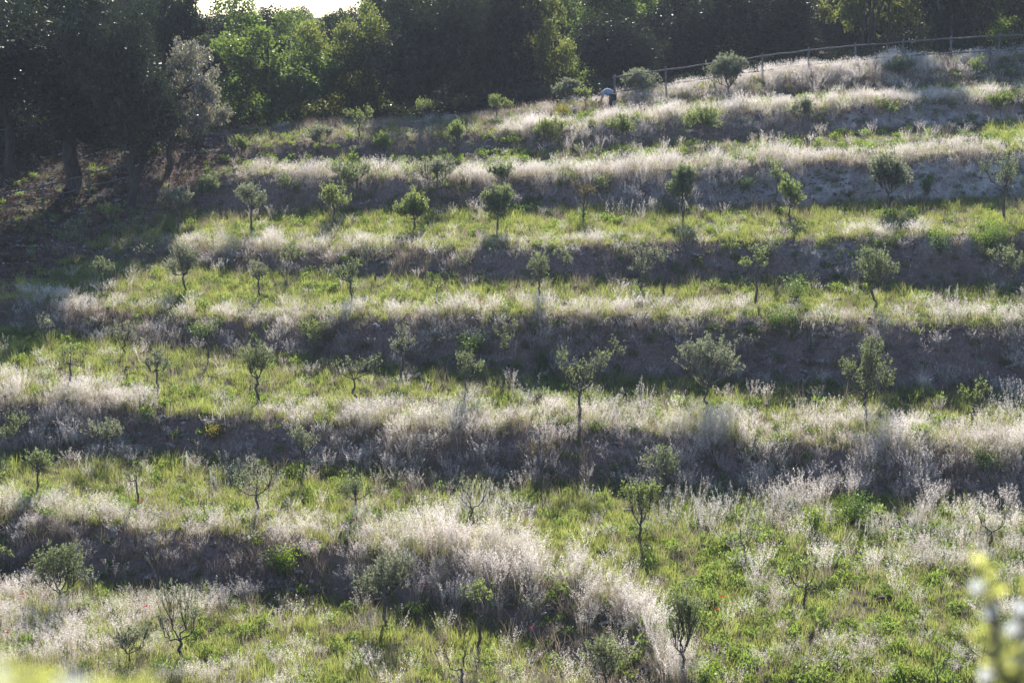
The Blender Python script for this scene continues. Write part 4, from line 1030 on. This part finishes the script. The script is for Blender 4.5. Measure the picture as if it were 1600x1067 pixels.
# ------------------------------------------------------------------ poppies
def poppy(px, py, label, seed, rz=0.7):
    b_ = hit(px, py + rz * FPX / 50 * 0.6); rg = np.random.default_rng(seed)
    b_ = hit(px, py + 0.5 * FPX / b_[1])
    root = empty('poppy', b_); tag(root, label, 'poppy', 'red poppies in the dry grass')
    t = Tubes(); h = 0.62; t.add(bend(np.zeros(3), np.array([.02, 0, h]), 5, .01, rg), .003, 4); mesh_obj('stem', t.mesh('poppy_stem'), root, M['green2'])
    V_ = []; F_ = []
    for k in range(5):
        a = k * 1.257; dr = np.array([math.cos(a), math.sin(a), 0.9]); s_ = np.array([-math.sin(a), math.cos(a), 0])
        o = np.array([.02, 0, h]); V_ += [o, o + dr * .025 + s_ * .03, o + dr * .05, o + dr * .025 - s_ * .03]; F_.append([4 * k, 4 * k + 1, 4 * k + 2, 4 * k + 3])
    mesh_obj('petals', poly_mesh('poppy_petals', np.array(V_), np.array(F_)), root, M['poppy'])
for k, (px, py, lb) in enumerate([
    (36, 934, 'red poppy left of the bushy V stemmed olive'), (12, 995, 'red poppy in shade near the bottom left corner'), (228, 953, 'red poppy in pale grass right of the bushy V stemmed olive'),
    (664, 919, 'single red poppy on the dark bank left of the pale mound'), (829, 986, 'red poppy in the shaded hollow below the mound'), (1118, 957, 'red poppy at the right foot of the pale mound'),
    (1126, 938, 'red poppy just above another at the right foot of the mound'), (219, 788, 'red poppy at the foot of the curved bare stem'), (491, 860, 'red poppy in grass right of the bright round bush'),
    (741, 476, 'left one of two red poppies on the fourth terrace'), (751, 475, 'right one of two red poppies on the fourth terrace'), (967, 696, 'red poppy on the third bank right of the two lobed olive')]):
    poppy(px, py, lb, k)

# ------------------------------------------------------------------ person bending over among the top shrubs
def person():
    b_ = hit(956, 176); root = empty('person', b_, 0); tag(root, 'person in a pale blue shirt and dark trousers bending over beside the top fence', 'person')
    def skin(name, pts, edges, rad, mat, rootv=0):
        me = bpy.data.meshes.new(name); me.from_pydata(pts, edges, []); o = mesh_obj(name, me, root, mat)
        md = o.modifiers.new('skin', 'SKIN'); md.use_smooth_shade = True
        for k, r in enumerate(rad): me.skin_vertices[0].data[k].radius = (r, r); me.skin_vertices[0].data[k].use_root = (k == rootv)
        o.modifiers.new('sub', 'SUBSURF').levels = 1; o.modifiers['sub'].render_levels = 2
        return o
    def pm(n, c):
        m, nt = new_mat(n); b = nd(nt, 'ShaderNodeBsdfPrincipled'); b.inputs['Base Color'].default_value = (*c, 1); b.inputs['Roughness'].default_value = .85
        tx = nd(nt, 'ShaderNodeTexNoise'); tx.inputs['Scale'].default_value = 40; bu = nd(nt, 'ShaderNodeBump'); bu.inputs['Strength'].default_value = .3
        nt.links.new(tx.outputs[0], bu.inputs['Height']); nt.links.new(bu.outputs[0], b.inputs['Normal'])
        o = nd(nt, 'ShaderNodeOutputMaterial'); nt.links.new(b.outputs[0], o.inputs[0]); return m
    sk = pm('skin', (.42, .26, .19)); sh = pm('pale_blue_cloth', (.24, .30, .42)); tr = pm('dark_cloth', (.03, .035, .06)); hr = pm('dark_hair', (.03, .02, .015))
    # pelvis, spine bent forward towards -x, neck, head; legs slightly bent; arms reaching down
    pts = [(0, 0, .86), (-.12, 0, .98), (-.30, 0, 1.04), (-.46, 0, 1.0), (-.55, 0, .95), (-.66, 0, .88), (-.72, 0, .83),
           (.02, .11, .82), (-.06, .13, .45), (.05, .13, .07), (-.12, .14, .03),
           (.02, -.11, .82), (-.12, -.13, .45), (-.02, -.13, .07), (-.19, -.14, .03),
           (-.44, .19, .96), (-.50, .22, .68), (-.58, .18, .44), (-.60, .17, .36),
           (-.44, -.19, .96), (-.52, -.22, .68), (-.62, -.18, .46), (-.65, -.17, .38)]
    ed = [(0, 1), (1, 2), (2, 3), (3, 4), (4, 5), (5, 6), (0, 7), (7, 8), (8, 9), (9, 10), (0, 11), (11, 12), (12, 13), (13, 14), (3, 15), (15, 16), (16, 17), (17, 18), (3, 19), (19, 20), (20, 21), (21, 22)]
    rad = [.15, .14, .15, .15, .055, .10, .085, .10, .065, .045, .05, .10, .065, .045, .05, .06, .045, .033, .035, .06, .045, .033, .035]
    skin('body', pts, ed, rad, sk)
    for sy in (1, -1):
        base = np.array([-.60 if sy > 0 else -.65, .17 * sy, .36 if sy > 0 else .38])
        for f in range(5):
            a = (f - 2) * .016; L_ = (.05, .075, .08, .075, .06)[f] if f else .055
            o = np.array([a, 0 if f else -.03 * sy, -.02])
            skin('finger', [tuple(base + o * .3), tuple(base + o + [0, 0, -L_ * .6]), tuple(base + o + [-.015, 0, -L_ - .02])], [(0, 1), (1, 2)], [.011, .009, .008], sk)
    skin('shirt', [(.02, 0, .93), (-.12, 0, 1.0), (-.30, 0, 1.06), (-.46, 0, 1.01), (-.45, .2, .97), (-.49, .23, .76), (-.45, -.2, .97), (-.50, -.23, .76)], [(0, 1), (1, 2), (2, 3), (3, 4), (4, 5), (3, 6), (6, 7)], [.19, .19, .19, .17, .085, .07, .085, .07], sh)
    skin('trousers', [(.03, 0, .84), (.04, .12, .78), (-.06, .13, .45), (.04, .13, .13), (.04, -.12, .78), (-.12, -.13, .45), (-.02, -.13, .13)], [(0, 1), (1, 2), (2, 3), (0, 4), (4, 5), (5, 6)], [.18, .125, .09, .075, .125, .09, .075], tr)
    skin('hair', [(-.66, 0, .93), (-.74, 0, .90)], [(0, 1)], [.105, .09], hr)
person()

# ------------------------------------------------------------------ blurred shrub right in front of the camera
M['near_leaf'] = leaf_mat('near_leaf', (0.16, 0.20, 0.02), (0.24, 0.27, 0.04), (0.85, 0.86, 0.22), 0.06, 0.25, 0.6)
M['blossom'] = leaf_mat('white_blossom', (0.75, 0.75, 0.78), (0.8, 0.8, 0.8), (0.85, 0.85, 0.85), 0.05, 0.3, 0.5)  # white petals: glints on the leaves put into their colour
def near_plant(pts, label, seed, leaf_spots, glint_spots, dist, stem_root, leaf_len):
    rg = np.random.default_rng(seed)
    gz = hgt(stem_root[0], stem_root[1])[0]
    root = empty('leafy_shrub', (stem_root[0], stem_root[1], gz)); tag(root, label, 'shrub', 'shrubs just in front of the camera')
    o0 = np.array([stem_root[0], stem_root[1], gz])
    def W(px, py, dd):
        d = pix_dir(px, py); return np.array([0, 0, CAM_H]) + d / d[1] * dd - o0
    tb = Tubes(); V_ = []; F_ = []; nv = 0
    hub = W(pts[0], pts[1], dist)
    tb.add(bend(np.array([0, 0, -.05]), hub, 8, .03, rg), np.linspace(.012, .004, 8), 6)
    for (px, py, n, sp) in leaf_spots:
        c = W(px, py, dist * rg.uniform(.93, 1.07))
        tb.add(bend(hub, c, 5, .004, rg), np.linspace(.003, .0012, 5), 4)
        P = c + rg.normal(0, sp / FPX * dist, (n, 3)); D = rg.normal(0, 1, (n, 3)) + [0, 0, .3]
        v, f = leaf_quads(P, D, rg.uniform(.7, 1.3, n) * leaf_len, rg.uniform(.7, 1.2, n) * leaf_len * .5, rg, .08); V_.append(v); F_.append(f + nv); nv += len(v)
    mesh_obj('leaves', poly_mesh('near_leaves', np.concatenate(V_), np.concatenate(F_)), root, M['near_leaf'])
    for (px, py) in glint_spots:
        c = W(px, py, dist * rg.uniform(.95, 1.05)); vv = []; ff = []
        for k in range(6):
            a = k * 1.047; dr = np.array([math.cos(a), .3, math.sin(a)]); s_ = np.array([-math.sin(a), 0, math.cos(a)]); r_ = leaf_len * .5
            vv += [c, c + dr * r_ * .5 + s_ * r_ * .35, c + dr * r_, c + dr * r_ * .5 - s_ * r_ * .35]; ff.append([4 * k + q for q in range(4)])
        mesh_obj('blossom', poly_mesh('near_blossom', np.array(vv), np.array(ff)), root, M['blossom'])
        tb.add(bend(hub, c, 5, .004, rg), np.linspace(.0025, .001, 5), 4)
    mesh_obj('stems', tb.mesh('near_stems'), root, M['olive_bark'])
near_plant((1590, 1110), 'out of focus shrub with yellow green leaves and white painted glints at the bottom right corner', 3,
           [(1541, 885, 9, 9), (1548, 915, 7, 10), (1545, 945, 4, 8), (1550, 990, 4, 8), (1550, 1010, 9, 12), (1560, 1035, 9, 12), (1575, 1052, 8, 11), (1600, 910, 6, 8), (1605, 960, 5, 9), (1595, 1030, 5, 9), (1565, 1068, 9, 12)],
           [(1527, 917), (1546, 958), (1583, 982), (1596, 950), (1601, 1003), (1540, 1055), (1590, 1035)], 1.35, (0.42, 1.6), 0.013)
near_plant((60, 1150), 'strongly blurred leafy shrub with pale spots filling the bottom left corner', 4,
           [(-10, 1072, 10, 13), (40, 1078, 12, 13), (90, 1086, 10, 13), (140, 1090, 10, 13), (190, 1100, 8, 13), (20, 1100, 8, 14), (120, 1110, 8, 13)],
           [(5, 1066), (0, 1056), (18, 1080), (112, 1078)], 0.62, (-0.16, 0.75), 0.012)

# ------------------------------------------------------------------ thin haze volume added mostly for lens veil, lit from behind
VEIL_HAZE = 0.00048
if VEIL_HAZE > 0:
    x0, x1, y0_, y1_, z0, z1 = -420, 420, -20, 330, -3.0, 30.0
    vv = [(x, y, z) for z in (z0, z1) for y in (y0_, y1_) for x in (x0, x1)]
    ff = [(0, 2, 3, 1), (4, 5, 7, 6), (0, 1, 5, 4), (2, 6, 7, 3), (0, 4, 6, 2), (1, 3, 7, 5)]
    me = bpy.data.meshes.new('veil_haze'); me.from_pydata(vv, [], ff)
    m, nt = new_mat('veil_haze'); pv = nd(nt, 'ShaderNodeVolumePrincipled'); pv.inputs['Density'].default_value = VEIL_HAZE
    pv.inputs['Color'].default_value = (.34, .38, .47, 1); pv.inputs['Anisotropy'].default_value = 0.35
    o = nd(nt, 'ShaderNodeOutputMaterial'); nt.links.new(pv.outputs[0], o.inputs['Volume'])
    hz = mesh_obj('veil_haze', me, None, m); tag(hz, 'thin bluish veil added over the slope, mostly for lens flare', None, None, 'stuff')
